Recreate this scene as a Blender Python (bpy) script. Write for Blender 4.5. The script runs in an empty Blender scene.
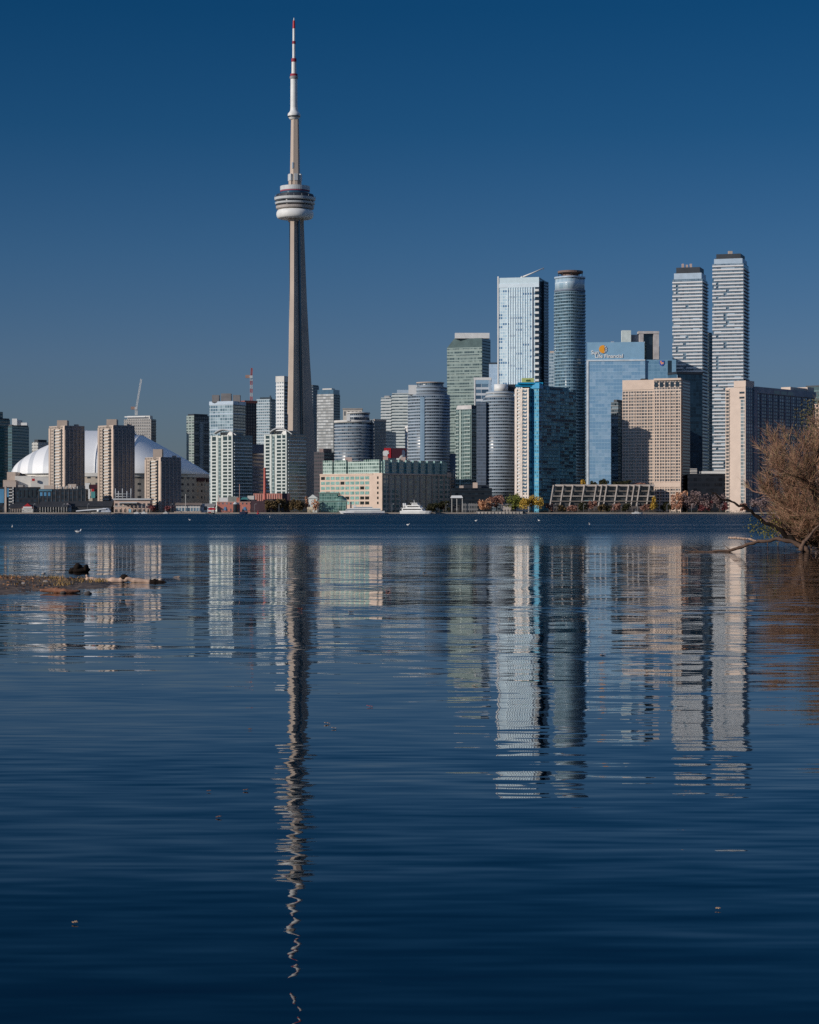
import bpy, bmesh, math, random
from math import sin, cos, pi, radians as R
from mathutils import Vector, Matrix
random.seed(7)
F = 2216.0; CX = 409.5; HY = 511.5; EYE = 2.0
sc = bpy.context.scene
COL = sc.collection
def X(px, Y): return (px - CX) * Y / F
def Z(py, Y): return EYE + (HY - py) * Y / F

# ------------------------------------------------------------------ materials
MATS = {}
def _pr(name):
    m = bpy.data.materials.new(name); m.use_nodes = True
    nt = m.node_tree; b = nt.nodes['Principled BSDF']
    return m, nt, b
def N(nt, t, **kw):
    n = nt.nodes.new(t)
    for k, v in kw.items(): setattr(n, k, v)
    return n
def L(nt, a, b): nt.links.new(a, b)
def math_n(nt, op, a, b=None):
    n = N(nt, 'ShaderNodeMath', operation=op)
    for i, v in enumerate((a, b)):
        if v is None: continue
        if isinstance(v, (int, float)): n.inputs[i].default_value = v
        else: L(nt, v, n.inputs[i])
    return n.outputs[0]
def mix_c(nt, f, a, b):
    n = N(nt, 'ShaderNodeMix', data_type='RGBA')
    for i, v in ((0, f), (6, a), (7, b)):
        if isinstance(v, (int, float)): n.inputs[i].default_value = v
        elif isinstance(v, tuple): n.inputs[i].default_value = (*v[:3], 1)
        else: L(nt, v, n.inputs[i])
    return n.outputs[2]
def plain(name, c, rough=.7, var=.18, scale=.15, spec=.4, metal=0):
    """one colour, weathered with soft noise"""
    if name in MATS: return MATS[name]
    m, nt, b = _pr(name)
    g = N(nt, 'ShaderNodeNewGeometry'); nz = N(nt, 'ShaderNodeTexNoise')
    nz.inputs['Scale'].default_value = scale; nz.inputs['Detail'].default_value = 6
    L(nt, g.outputs['Position'], nz.inputs['Vector'])
    hi = tuple(min(1, v * (1 + var)) for v in c); lo = tuple(v * (1 - var) for v in c)
    r = N(nt, 'ShaderNodeMapRange'); r.inputs[1].default_value = .3; r.inputs[2].default_value = .7
    L(nt, nz.outputs['Fac'], r.inputs[0])
    L(nt, mix_c(nt, r.outputs[0], lo, hi), b.inputs['Base Color'])
    b.inputs['Roughness'].default_value = rough; b.inputs['Specular IOR Level'].default_value = spec
    if rough < .2: b.inputs['IOR'].default_value = 1.9
    b.inputs['Metallic'].default_value = metal
    MATS[name] = m; return m
def facade(name, wall, g1, g2, cw, ch, ww, wh, rough=.15, wrough=.6, third=None, p3=.12, spec=.5, metal=0.0, keep=False):
    """window grid in metres of wall: cells cw x ch, glazed share ww x wh, every pane its own tone"""
    if name in MATS: return MATS[name]
    if not keep: g1, g2 = tuple(v * .5 for v in g1), tuple(v * .8 for v in g2)
    m, nt, b = _pr(name)
    uv = N(nt, 'ShaderNodeUVMap'); sp = N(nt, 'ShaderNodeSeparateXYZ'); L(nt, uv.outputs[0], sp.inputs[0])
    u = math_n(nt, 'DIVIDE', sp.outputs[0], cw); v = math_n(nt, 'DIVIDE', sp.outputs[1], ch)
    fu = math_n(nt, 'FRACT', u); fv = math_n(nt, 'FRACT', v)
    iu = math_n(nt, 'FLOOR', u); iv = math_n(nt, 'FLOOR', v)
    mu = math_n(nt, 'LESS_THAN', math_n(nt, 'ABSOLUTE', math_n(nt, 'SUBTRACT', fu, .5)), ww / 2)
    mv = math_n(nt, 'LESS_THAN', math_n(nt, 'ABSOLUTE', math_n(nt, 'SUBTRACT', fv, .5)), wh / 2)
    mk = math_n(nt, 'MULTIPLY', mu, mv)
    cb = N(nt, 'ShaderNodeCombineXYZ'); L(nt, iu, cb.inputs[0]); L(nt, iv, cb.inputs[1])
    wn = N(nt, 'ShaderNodeTexWhiteNoise', noise_dimensions='3D'); L(nt, cb.outputs[0], wn.inputs['Vector'])
    gl = mix_c(nt, wn.outputs['Value'], g1, g2)
    if third:
        wn2 = N(nt, 'ShaderNodeTexWhiteNoise', noise_dimensions='3D')
        cb2 = N(nt, 'ShaderNodeCombineXYZ')
        L(nt, math_n(nt, 'FLOOR', math_n(nt, 'DIVIDE', u, 3)), cb2.inputs[0]); L(nt, iv, cb2.inputs[1]); cb2.inputs[2].default_value = 4.4
        L(nt, cb2.outputs[0], wn2.inputs['Vector'])
        gl = mix_c(nt, math_n(nt, 'LESS_THAN', wn2.outputs['Value'], p3), gl, third)
    g = N(nt, 'ShaderNodeNewGeometry'); nz = N(nt, 'ShaderNodeTexNoise'); nz.inputs['Scale'].default_value = .12
    nz.inputs['Detail'].default_value = 5; L(nt, g.outputs['Position'], nz.inputs['Vector'])
    wl = mix_c(nt, nz.outputs['Fac'], tuple(x * .8 for x in wall), tuple(min(1, x * 1.2) for x in wall))
    L(nt, mix_c(nt, mk, wl, gl), b.inputs['Base Color'])
    ro = N(nt, 'ShaderNodeMapRange'); L(nt, mk, ro.inputs[0]); ro.inputs[3].default_value = wrough; ro.inputs[4].default_value = rough
    L(nt, ro.outputs[0], b.inputs['Roughness']); b.inputs['Specular IOR Level'].default_value = spec
    io = N(nt, 'ShaderNodeMapRange'); L(nt, mk, io.inputs[0]); io.inputs[3].default_value = 1.45; io.inputs[4].default_value = 2.0; L(nt, io.outputs[0], b.inputs['IOR'])
    if metal: L(nt, math_n(nt, 'MULTIPLY', mk, metal), b.inputs['Metallic'])
    MATS[name] = m; return m

# ------------------------------------------------------------------ object helpers
def link(name, me, parent=None, loc=(0, 0, 0)):
    o = bpy.data.objects.new(name, me); COL.objects.link(o); o.location = loc
    if parent: o.parent = parent
    return o
def tag(o, label, cat, group=None):
    o['label'] = label; o['category'] = cat
    if group: o['group'] = group
    return o
def empty(name, label, cat, loc, group=None):
    o = link(name, None, None, loc); o.empty_display_size = 5
    return tag(o, label, cat, group)
def mesh(name, verts, faces, mats, fmi=None, uvs=None, smooth=False):
    me = bpy.data.meshes.new(name); me.from_pydata(verts, [], faces)
    if not isinstance(mats, (list, tuple)): mats = [mats]
    for m in mats: me.materials.append(m)
    if fmi:
        for p, i in zip(me.polygons, fmi): p.material_index = i
    if uvs:
        l = me.uv_layers.new(name='UVMap'); k = 0
        for f in uvs:
            for c in f: l.data[k].uv = c; k += 1
    if smooth: me.polygons.foreach_set('use_smooth', [True] * len(me.polygons))
    me.update(); return me
def prism_mesh(name, poly, z0, z1, mats, origin=(0, 0, 0), roof=None, smooth=False, tops=None):
    """mats: one material, or one per edge; last slot is the roof"""
    n = len(poly); ox, oy, oz = origin
    v = [(x - ox, y - oy, z0 - oz) for x, y in poly]
    t = poly if tops is None else tops
    v += [(x - ox, y - oy, z1 - oz) for x, y in t]
    fs, uvs, mi = [], [], []
    ml = list(mats) if isinstance(mats, (list, tuple)) else [mats]
    u = 0
    for i in range(n):
        j = (i + 1) % n; d = math.dist(poly[i], poly[j])
        fs.append((i, j, n + j, n + i)); uvs.append([(u, z0), (u + d, z0), (u + d, z1), (u, z1)])
        mi.append(min(i, len(ml) - 1) if len(ml) > 1 else 0); u += d
    fs.append(tuple(range(n, 2 * n))); uvs.append([(0, 0)] * n); mi.append(len(ml))
    fs.append(tuple(range(n - 1, -1, -1))); uvs.append([(0, 0)] * n); mi.append(len(ml))
    me = mesh(name, v, fs, ml + [roof or ROOF], mi, uvs)
    if smooth:
        for p in me.polygons[:n]: p.use_smooth = True
    return me
def offset(poly, d):
    n = len(poly); out = []
    for i in range(n):
        a, b, c = Vector(poly[i - 1]), Vector(poly[i]), Vector(poly[(i + 1) % n])
        e1 = (b - a).normalized(); e2 = (c - b).normalized()
        n1 = Vector((e1.y, -e1.x)); n2 = Vector((e2.y, -e2.x))
        m = (n1 + n2); k = d / max(.25, 1 + n1.dot(n2))
        p = b + m * k; out.append((p.x, p.y))
    return out
def quad(cpx, lpx, rpx, Y, th=50):
    """rectangle whose near corner stands at cpx; left face ends at lpx, right face at rpx"""
    t = R(th); c, s = cos(t), sin(t); Cx = X(cpx, Y)
    a = (lpx - CX) / F; b = (rpx - CX) / F
    q = (Cx - a * Y) / (c + a * s); w = (b * Y - Cx) / (s - b * c)
    C = (Cx, Y); L_ = (Cx - q * c, Y + q * s); R_ = (Cx + w * s, Y + w * c)
    return [C, R_, (R_[0] + L_[0] - C[0], R_[1] + L_[1] - C[1]), L_]
def front(lpx, rpx, Y, depth, th=0):
    """box seen nearly square on"""
    x0, x1 = X(lpx, Y), X(rpx, Y); t = R(th)
    u = Vector((cos(t), sin(t))); w = Vector((-sin(t), cos(t)))
    A = Vector((x0, Y)); B = A + u * ((x1 - x0) / cos(t))
    return [tuple(A), tuple(B), tuple(B + w * depth), tuple(A + w * depth)]
def circ(lpx, rpx, Y, n=40, dy=1.0):
    cx = X((lpx + rpx) / 2, Y); r = (rpx - lpx) / 2 * Y / F
    return [(cx + r * cos(2 * pi * i / n), Y + dy * r * sin(2 * pi * i / n)) for i in range(n)]
def on_edge(poly, e, t0, t1, out, inset=.3):
    a = Vector(poly[e]); b = Vector(poly[(e + 1) % len(poly)]); d = (b - a)
    nrm = Vector((d.y, -d.x)).normalized()
    p = a + d * t0; q = a + d * t1
    return \
        [tuple(p + nrm * out), tuple(q + nrm * out), tuple(q - nrm * inset), tuple(p - nrm * inset)]
class Bld:
    def __init__(s, name, label, cat, poly, group=None):
        s.o = (sum(p[0] for p in poly) / len(poly), sum(p[1] for p in poly) / len(poly), 0)
        s.root = empty(name, label, cat, s.o, group)
    def prism(s, part, poly, z0, z1, mats, roof=None, parent=None, smooth=False, tops=None):
        return link(part, prism_mesh(part, poly, z0, z1, mats, s.o, roof, smooth, tops), parent or s.root)
    def slabs(s, part, poly, z0, z1, fh, hb, out, mat, smooth=False, mx=100):
        me = prism_mesh(part, offset(poly, out) if out else poly, z0, z0 + hb, mat, s.o, mat if not isinstance(mat, list) else None, smooth)
        k = 0
        while z0 + k * fh + hb <= z1 + .01 and k < mx:
            link(part, me, s.root, (0, 0, k * fh)); k += 1
    def bands(s, part, poly, e, t0, t1, z0, z1, fh, hb, out, mat, inset=.3):
        me = prism_mesh(part, on_edge(poly, e, t0, t1, out, inset), z0, z0 + hb, mat, s.o, mat)
        k = 0
        while z0 + k * fh + hb <= z1 + .01 and k < 100:
            link(part, me, s.root, (0, 0, k * fh)); k += 1
    def piers(s, part, poly, e, n, w, z0, z1, out, mat, t0=0., t1=1.):
        a = Vector(poly[e]); b = Vector(poly[(e + 1) % len(poly)]); ln = (b - a).length; d = b - a
        me = prism_mesh(part, on_edge(poly, e, t0, t0 + w / ln, out, .3), z0, z1, mat, s.o, mat)
        for k in range(n):
            off = d * ((t1 - t0 - w / ln) * k / max(1, n - 1)); link(part, me, s.root, (off.x, off.y, 0))
    def strip(s, part, poly, e, t0, t1, z0, z1, out, mat, inset=.3):
        return s.prism(part, on_edge(poly, e, t0, t1, out, inset), z0, z1, mat, mat if not isinstance(mat, list) else None)
def tube_data(path, rad, n=6, V=None, Fc=None):
    V = [] if V is None else V; Fc = [] if Fc is None else Fc
    base = len(V); k = len(path); up0 = Vector((.3, .2, 1)).normalized()
    for i, p in enumerate(path):
        p = Vector(p); a = Vector(path[max(0, i - 1)]); b = Vector(path[min(k - 1, i + 1)])
        t = (b - a).normalized(); x = t.cross(up0)
        if x.length < 1e-3: x = t.cross(Vector((1, 0, 0)))
        x.normalize(); y = t.cross(x)
        for j in range(n):
            an = 2 * pi * j / n; r = rad[i] if isinstance(rad, (list, tuple)) else rad
            V.append(tuple(p + (x * cos(an) + y * sin(an)) * r))
    for i in range(k - 1):
        for j in range(n):
            a = base + i * n + j; b = base + i * n + (j + 1) % n
            Fc.append((a, a + n, b + n, b))
    Fc.append(tuple(base + j for j in range(n))); Fc.append(tuple(base + (k - 1) * n + j for j in reversed(range(n))))
    return V, Fc
def tube(name, path, rad, mat, parent=None, n=8, origin=(0, 0, 0), smooth=True):
    o = Vector(origin)
    V, Fc = tube_data([Vector(p) - o for p in path], rad, n)
    return link(name, mesh(name, V, Fc, mat, smooth=smooth), parent)
def lathe(name, prof, mat, parent=None, n=40, loc=(0, 0, 0), smooth=True):
    V, Fc = [], []
    for r, z in prof:
        for j in range(n): V.append((r * cos(2 * pi * j / n), r * sin(2 * pi * j / n), z))
    for i in range(len(prof) - 1):
        for j in range(n): Fc.append((i * n + j, i * n + (j + 1) % n, (i + 1) * n + (j + 1) % n, (i + 1) * n + j))
    Fc.append(tuple(reversed(range(n)))); Fc.append(tuple((len(prof) - 1) * n + j for j in range(n)))
    me = mesh(name, V, Fc, mat, smooth=smooth)
    if smooth:
        me.set_sharp_from_angle(angle=R(32))
    return link(name, me, parent, loc)
def structure(o): o['kind'] = 'structure'; return o

# palette
ROOF = plain('roof_gravel', (.20, .19, .18), .9)
WHITE = plain('white_paint', (.74, .74, .72), .5, .08)
OFFW = plain('off_white_concrete', (.62, .60, .56), .7, .12)
TAN = plain('tan_concrete', (.48, .39, .325), .85, .10, .08)
TAN2 = plain('pale_tan_concrete', (.52, .43, .365), .85, .10, .08)
CONC = plain('grey_concrete', (.33, .31, .29), .85, .15)
CNCONC = plain('tower_concrete', (.50, .41, .34), .85, .10, .03)
DKGL = plain('dark_glass', (.012, .022, .032), .08, .3, .3, .5)
BLGL = plain('blue_glass', (.05, .12, .19), .10, .2, .3, .5)
DKMET = plain('dark_metal', (.028, .036, .048), .5)
GREYMET = plain('grey_metal', (.30, .31, .32), .4)
BRICK = plain('red_brick', (.50, .17, .12), .85, .15)
RED = plain('red_paint', (.45, .02, .03), .5, .05)
DKRED = plain('maroon_panel', (.05, .007, .018), .6, .05)
BEIGE = plain('beige_stone', (.66, .51, .41), .8, .08)
PALEBL = plain('pale_blue_panel', (.42, .52, .62), .4, .08)
WGREY = plain('white_grey_panel', (.52, .54, .55), .5, .08)

# ------------------------------------------------------------------ camera, sun, sky
cam = bpy.data.cameras.new('camera'); co = bpy.data.objects.new('camera', cam); COL.objects.link(co)
cam.sensor_fit = 'HORIZONTAL'; cam.sensor_width = 36; cam.lens = 36 * F / 819
cam.clip_start = .1; cam.clip_end = 60000
co.location = (0, 0, EYE); co.rotation_euler = (R(90), 0, 0)
cam.shift_y = (HY - 512) / 819
sc.camera = co
SUN_EL, SUN_LEFT = 19.0, 58.0     # sun stands 58 degrees left of straight behind the camera
sv = Vector((-sin(R(SUN_LEFT)) * cos(R(SUN_EL)), -cos(R(SUN_LEFT)) * cos(R(SUN_EL)), sin(R(SUN_EL))))
sl = bpy.data.lights.new('sun', 'SUN'); sl.energy = 3.3; sl.angle = R(.5); sl.color = (1, .925, .835)
so = bpy.data.objects.new('sun', sl); COL.objects.link(so); so.rotation_euler = sv.to_track_quat('Z', 'Y').to_euler()
so.location = (-200, -200, 400)
w = bpy.data.worlds.new('World'); sc.world = w; w.use_nodes = True; nt = w.node_tree
sky = N(nt, 'ShaderNodeTexSky', sky_type='NISHITA', sun_disc=False)
sky.sun_elevation = R(SUN_EL); sky.sun_rotation = math.atan2(sv.x, sv.y)
sky.air_density = 1.0; sky.dust_density = .3; sky.ozone_density = 3.0; sky.altitude = 0
# polarising filter deepens the blue; overhead stops brightened out of view for shadow fill
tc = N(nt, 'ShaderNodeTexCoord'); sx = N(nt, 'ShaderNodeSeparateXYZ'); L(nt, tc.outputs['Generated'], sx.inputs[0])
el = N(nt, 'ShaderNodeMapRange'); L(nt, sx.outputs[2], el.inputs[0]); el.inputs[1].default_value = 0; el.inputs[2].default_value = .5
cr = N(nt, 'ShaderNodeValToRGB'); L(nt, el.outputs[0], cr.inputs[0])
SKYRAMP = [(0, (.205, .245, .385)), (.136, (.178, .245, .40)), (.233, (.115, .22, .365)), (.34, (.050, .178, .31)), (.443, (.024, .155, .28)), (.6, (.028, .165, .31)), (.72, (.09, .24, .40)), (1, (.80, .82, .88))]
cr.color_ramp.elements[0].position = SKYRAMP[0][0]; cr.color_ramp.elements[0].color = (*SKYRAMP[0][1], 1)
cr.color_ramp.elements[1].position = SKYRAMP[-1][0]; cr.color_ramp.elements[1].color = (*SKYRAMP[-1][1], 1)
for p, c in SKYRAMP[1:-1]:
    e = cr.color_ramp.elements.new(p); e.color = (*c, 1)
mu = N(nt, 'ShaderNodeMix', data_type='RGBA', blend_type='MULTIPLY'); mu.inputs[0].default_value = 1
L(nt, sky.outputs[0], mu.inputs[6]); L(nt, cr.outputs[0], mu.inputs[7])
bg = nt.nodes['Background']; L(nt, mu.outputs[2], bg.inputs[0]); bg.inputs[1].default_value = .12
sc.view_settings.view_transform = 'Standard'; sc.view_settings.look = 'None'
sc.view_settings.exposure = 0; sc.view_settings.gamma = 1; sc.view_settings.use_curve_mapping = False
sc.cycles.max_bounces = 6; sc.cycles.use_denoising = False

# ------------------------------------------------------------------ water and land
def water_mat():
    m, nt, b = _pr('lake_water')
    g = N(nt, 'ShaderNodeNewGeometry'); sp = N(nt, 'ShaderNodeSeparateXYZ'); L(nt, g.outputs['Position'], sp.inputs[0])
    def field(sx, sy, det, seed, rough=.5):
        c = N(nt, 'ShaderNodeCombineXYZ'); L(nt, math_n(nt, 'MULTIPLY', sp.outputs[0], sx), c.inputs[0])
        L(nt, math_n(nt, 'MULTIPLY', sp.outputs[1], sy), c.inputs[1]); c.inputs[2].default_value = seed
        n = N(nt, 'ShaderNodeTexNoise'); n.inputs['Scale'].default_value = 1; n.inputs['Detail'].default_value = det
        n.inputs['Roughness'].default_value = rough
        L(nt, c.outputs[0], n.inputs['Vector'])
        v = N(nt, 'ShaderNodeVectorMath', operation='SUBTRACT'); L(nt, n.outputs['Color'], v.inputs[0]); v.inputs[1].default_value = (.5, .5, .5)
        return v.outputs[0], n.outputs['Fac']
    def scale(v, k):
        n = N(nt, 'ShaderNodeVectorMath', operation='SCALE'); L(nt, v, n.inputs[0])
        if isinstance(k, (int, float)): n.inputs[3].default_value = k
        else: L(nt, k, n.inputs[3])
        return n.outputs[0]
    def add(a, c):
        n = N(nt, 'ShaderNodeVectorMath', operation='ADD'); L(nt, a, n.inputs[0]); L(nt, c, n.inputs[1]); return n.outputs[0]
    swell, _ = field(.11, .45, 1, 1.7)         # long low undulation
    mid, _ = field(.42, 2.1, 2, 5.1)          # ripples
    fine, _ = field(1.5, 7.0, 1, 9.3)         # cat's paws
    _, patch = field(.02, .10, 3, 3.3)        # calm and ruffled streaks
    pr = N(nt, 'ShaderNodeMapRange'); L(nt, patch, pr.inputs[0]); pr.inputs[1].default_value = .38; pr.inputs[2].default_value = .62
    pr.inputs[3].default_value = .5; pr.inputs[4].default_value = 1.2
    calm = add(add(scale(swell, .020), scale(mid, .040)), scale(fine, .044))
    calm = scale(calm, pr.outputs[0])
    gd = N(nt, 'ShaderNodeMapRange'); L(nt, sp.outputs[1], gd.inputs[0]); gd.inputs[1].default_value = 9; gd.inputs[2].default_value = 70; gd.inputs[3].default_value = .85; gd.inputs[4].default_value = 2.9
    calm = scale(calm, gd.outputs[0])      # less shelter further out
    # wind-ruffled water beyond about 150 m, with a ragged edge
    _, edge = field(.012, .05, 4, 7.7)
    dist = math_n(nt, 'ADD', sp.outputs[1], math_n(nt, 'MULTIPLY', math_n(nt, 'SUBTRACT', edge, .5), 150))
    rf = N(nt, 'ShaderNodeMapRange', interpolation_type='SMOOTHSTEP'); L(nt, dist, rf.inputs[0])
    rf.inputs[1].default_value = 90; rf.inputs[2].default_value = 285
    # cat's paws: smoother lanes run through the ruffled water
    _, lane = field(.0025, .022, 3, 6.6); lr = N(nt, 'ShaderNodeMapRange'); L(nt, lane, lr.inputs[0]); lr.inputs[1].default_value = .36; lr.inputs[2].default_value = .60; lr.inputs[3].default_value = .6; lr.inputs[4].default_value = 1.0
    rfm = math_n(nt, 'MULTIPLY', rf.outputs[0], lr.outputs[0])
    chop, _ = field(.6, 1.0, 4, 2.2, .65)
    _, gust = field(.004, .012, 3, 8.1)
    gr = N(nt, 'ShaderNodeMapRange'); L(nt, gust, gr.inputs[0]); gr.inputs[1].default_value = .35; gr.inputs[2].default_value = .65
    gr.inputs[3].default_value = .55; gr.inputs[4].default_value = 1.15
    rough = scale(scale(chop, math_n(nt, 'MULTIPLY', rf.outputs[0], gr.outputs[0])), .28)
    an = N(nt, 'ShaderNodeVectorMath', operation='MULTIPLY'); L(nt, calm, an.inputs[0]); an.inputs[1].default_value = (.62, 1.45, 1)
    s = add(an.outputs[0], rough)
    ss = N(nt, 'ShaderNodeSeparateXYZ'); L(nt, s, ss.inputs[0])
    nm = N(nt, 'ShaderNodeCombineXYZ'); L(nt, ss.outputs[0], nm.inputs[0]); L(nt, ss.outputs[1], nm.inputs[1]); nm.inputs[2].default_value = 1
    nn = N(nt, 'ShaderNodeVectorMath', operation='NORMALIZE'); L(nt, nm.outputs[0], nn.inputs[0])
    L(nt, nn.outputs[0], b.inputs['Normal'])
    L(nt, mix_c(nt, rfm, (.0002, .0016, .003), (.0, .020, .040)), b.inputs['Base Color'])
    rr = N(nt, 'ShaderNodeMapRange'); L(nt, math_n(nt, 'POWER', rfm, .8), rr.inputs[0]); rr.inputs[3].default_value = .012; rr.inputs[4].default_value = .44; L(nt, rr.outputs[0], b.inputs['Roughness'])
    b.inputs['IOR'].default_value = 1.333; sl_ = N(nt, 'ShaderNodeMapRange'); L(nt, rfm, sl_.inputs[0]); sl_.inputs[3].default_value = .30; sl_.inputs[4].default_value = .08; L(nt, sl_.outputs[0], b.inputs['Specular IOR Level'])
    return m
S = 30000
structure(link('water', mesh('water', [(-S, -S, 0), (S, -S, 0), (S, 1995, 0), (-S, 1995, 0)], [(0, 1, 2, 3)], water_mat())))
GROUND = plain('quay_ground', (.13, .12, .10), .9)
SHORE = 1990
structure(link('ground', mesh('ground', [(-S, SHORE + 1, 1.1), (S, SHORE + 1, 1.1), (S, S, 1.1), (-S, S, 1.1), (-S, SHORE + 1, -2), (S, SHORE + 1, -2)],
                              [(0, 1, 2, 3), (4, 5, 1, 0)], GROUND)))
WALLC = plain('quay_concrete', (.32, .275, .235), .9, .25, .05)
qw = link('quay_wall', prism_mesh('quay_wall', [(-900, SHORE - .6), (900, SHORE - .6), (900, SHORE + .9), (-900, SHORE + .9)], -1, 1.15, WALLC, (0, 0, 0), WALLC))
tag(qw, 'long low pale concrete quay wall along the far waterline', 'wall')

# ================================================================== THE CITY, left to right
# ---- pair of teal glass office blocks at the left edge of the frame
TEAL = facade('teal_curtain_wall', (.05, .13, .15), (.012, .05, .065), (.03, .10, .12), 3.0, 3.6, .86, .62, .12)
def teal_block(label, cpx, lpx, rpx, top, Y, th, extra=None):
    q = quad(cpx, lpx, rpx, Y, th)
    b = Bld('office_tower', label, 'office tower', q, 'teal glass office blocks')
    b.prism('wall', q, 0, Z(top, Y), TEAL)
    b.slabs('floor_band', q, 6, Z(top, Y) - 1, 7.2, .7, .12, BLGL)
    b.prism('roof_parapet', offset(q, -.6), Z(top, Y), Z(top, Y) + 1.6, DKMET)
    return b, q
b, q = teal_block('dark teal glass office block cut by the frame edge, beside the white domed stadium', -12, -40, 10, 419, 2650, 40)
b.prism('penthouse', offset(q, -6), Z(419, 2650), Z(411, 2650), TEAL)
b, q = teal_block('dark teal glass office block with white rooftop boxes, just left of the domed stadium', 12, 8, 29, 426, 2630, 20)
Y = 2630; zt = Z(426, Y)
for (a, c, h, dy) in ((12, 17, 418.5, 4), (17, 21, 420, 8), (21, 27, 422.5, 5)):
    b.prism('roof_box', front(a, c, Y + dy, 9), zt + 1, Z(h, Y), WHITE if a != 17 else WGREY)
# ---- small pale block between teal glass and the tan tower
q = quad(38, 32, 49, 2750, 35); b = Bld('apartment_block', 'small pale grey block with black roof peeking out behind the stadium roof', 'building', q)
b.prism('wall', q, 0, Z(442, 2750), facade('pale_grey_rows', (.5, .5, .47), (.05, .06, .07), (.2, .2, .2), 4, 3.6, .6, .5))
b.prism('penthouse', offset(q, -2), Z(442, 2750), Z(439.5, 2750), DKMET)
b.slabs('floor_band', q, 20, Z(443, 2750), 3.6, .5, .2, OFFW)

# ---- domed stadium
SY = 2480
def stadium():
    cx = X(112, SY); rt = EMPTY = empty('domed_stadium', 'huge stadium with a white ribbed retractable dome roof behind three tan towers', 'stadium', (cx, SY, 0))
    k = SY / F; RX = 100 * k; zb = Z(474, SY); zt = Z(430, SY); H = zt - zb
    DOME = plain('dome_membrane', (.88, .88, .87), .5, .04, .02)
    DOME2 = plain('dome_membrane_grey', (.60, .62, .64), .5, .06, .02)
    base = facade('stadium_wall', (.50, .43, .35), (.02, .03, .04), (.06, .07, .08), 9, 7, .45, .35)
    n = 64
    ring = [(cx + RX * 1.0 * cos(2 * pi * i / n), SY + RX * sin(2 * pi * i / n)) for i in range(n)]
    link('drum_wall', prism_mesh('drum_wall', ring, 0, zb - 1.5, base, (cx, SY, 0)), rt)
    r2 = offset(ring, 1.2)
    link('ring_beam', prism_mesh('ring_beam', r2, zb - 4.5, zb - .5, OFFW, (cx, SY, 0), OFFW), rt)
    r3 = offset(ring, .7)
    for i in range(14):      # maroon panels under the eaves on the near side
        a0 = -pi * (.04 + i * .066); a1 = a0 - pi * .045
        p = [(cx + (RX + 1.6) * cos(a0), SY + (RX + 1.6) * sin(a0)), (cx + (RX - 1) * cos(a0), SY + (RX - 1) * sin(a0)),
             (cx + (RX - 1) * cos(a1), SY + (RX - 1) * sin(a1)), (cx + (RX + 1.6) * cos(a1), SY + (RX + 1.6) * sin(a1))]
        if i in (0, 1, 3, 4, 11): link('fascia_panel', prism_mesh('fascia_panel', p, zb - 9, zb - 5, DKRED, (cx, SY, 0), DKRED), rt)
    # roof: quarter dome at each end, two arched panels between, each stepping over the next
    def shell(name, u0, u1, s, mats, nu=30, nv=40, quarter=0, ex=.5, sz=1.0):
        V, Fc, mi = [], [], []
        for i in range(nu + 1):
            for j in range(nv + 1):
                v = pi * j / nv
                if quarter:
                    ph = (pi / 2) * i / nu
                    x = u0 + quarter * RX * s * sin(ph) * abs(u1); rr = cos(ph)
                    y = -RX * s * cos(v) * rr; z = H * sz * sin(v) ** .85 * max(0, 1 - sin(ph)) ** ex
                else:
                    x = u0 + (u1 - u0) * i / nu; y = -RX * s * cos(v); z = H * sz * sin(v) ** .85
                V.append((x, y, max(z, 0) + zb - 1))
        for i in range(nu):
            for j in range(nv):
                a = i * (nv + 1) + j; f = (a, a + 1, a + nv + 2, a + nv + 1)
                Fc.append(f if quarter >= 0 else f[::-1]); mi.append(0 if len(mats) == 1 else (1 if (i % 6 in (2, 3)) else 0))
        return link(name, mesh(name, V, Fc, list(mats), mi, smooth=True), rt)
    shell('end_quarter_roof', -22 * k, .78, .985, (DOME, DOME2), quarter=-1, nu=36, ex=.55)
    shell('arched_roof_panel', -26 * k, 20 * k, 1.0, (DOME,))
    shell('arched_roof_panel', 19 * k, 31 * k, .975, (DOME,), sz=.9)
    shell('end_quarter_roof', 30.5 * k, .695, .973, (DOME,), quarter=1, sz=.895, ex=.92)
    for u, s in ((-26 * k, 1.0), (20 * k, 1.0), (-3 * k, 1.0)):
        path = [(u, -RX * s * 1.004 * cos(pi * j / 36), (H * s * 1.012) * max(0, sin(pi * j / 36)) ** .85 + zb - .8) for j in range(37)]
        tube('roof_rib', path, .4, DOME, rt, 6)
    # stair towers and portal on the left flank
    for a, c, t, dy, mt in ((7, 15.5, 472, -60, TAN), (15, 31, 476, -72, OFFW), (3, 15, 480, -80, TAN), (31, 50, 477, -95, OFFW)):
        Yq = SY + dy - 40
        link('stair_tower', prism_mesh('stair_tower', front(a, c, Yq, 30), 0, Z(t, Yq), mt, (cx, SY, 0), mt), rt)
    Yq = SY - 140
    link('red_banner', prism_mesh('red_banner', front(32, 34.6, Yq, 2), Z(481, Yq), Z(478.6, Yq), RED, (cx, SY, 0), RED), rt)
    for a, c, t, bt, mt in ((89, 99, 484.5, 489, DKRED), (91.5, 94, 489, 491.5, RED), (91, 95, 491.5, 498, plain('teal_banner', (.08, .28, .28))), (85, 90, 483, 499, WHITE)):
        Yq = SY - 118
        link('gate_panel', prism_mesh('gate_panel', front(a, c, Yq, 2), Z(bt, Yq), Z(t, Yq), mt, (cx, SY, 0), mt), rt)
stadium()

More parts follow.
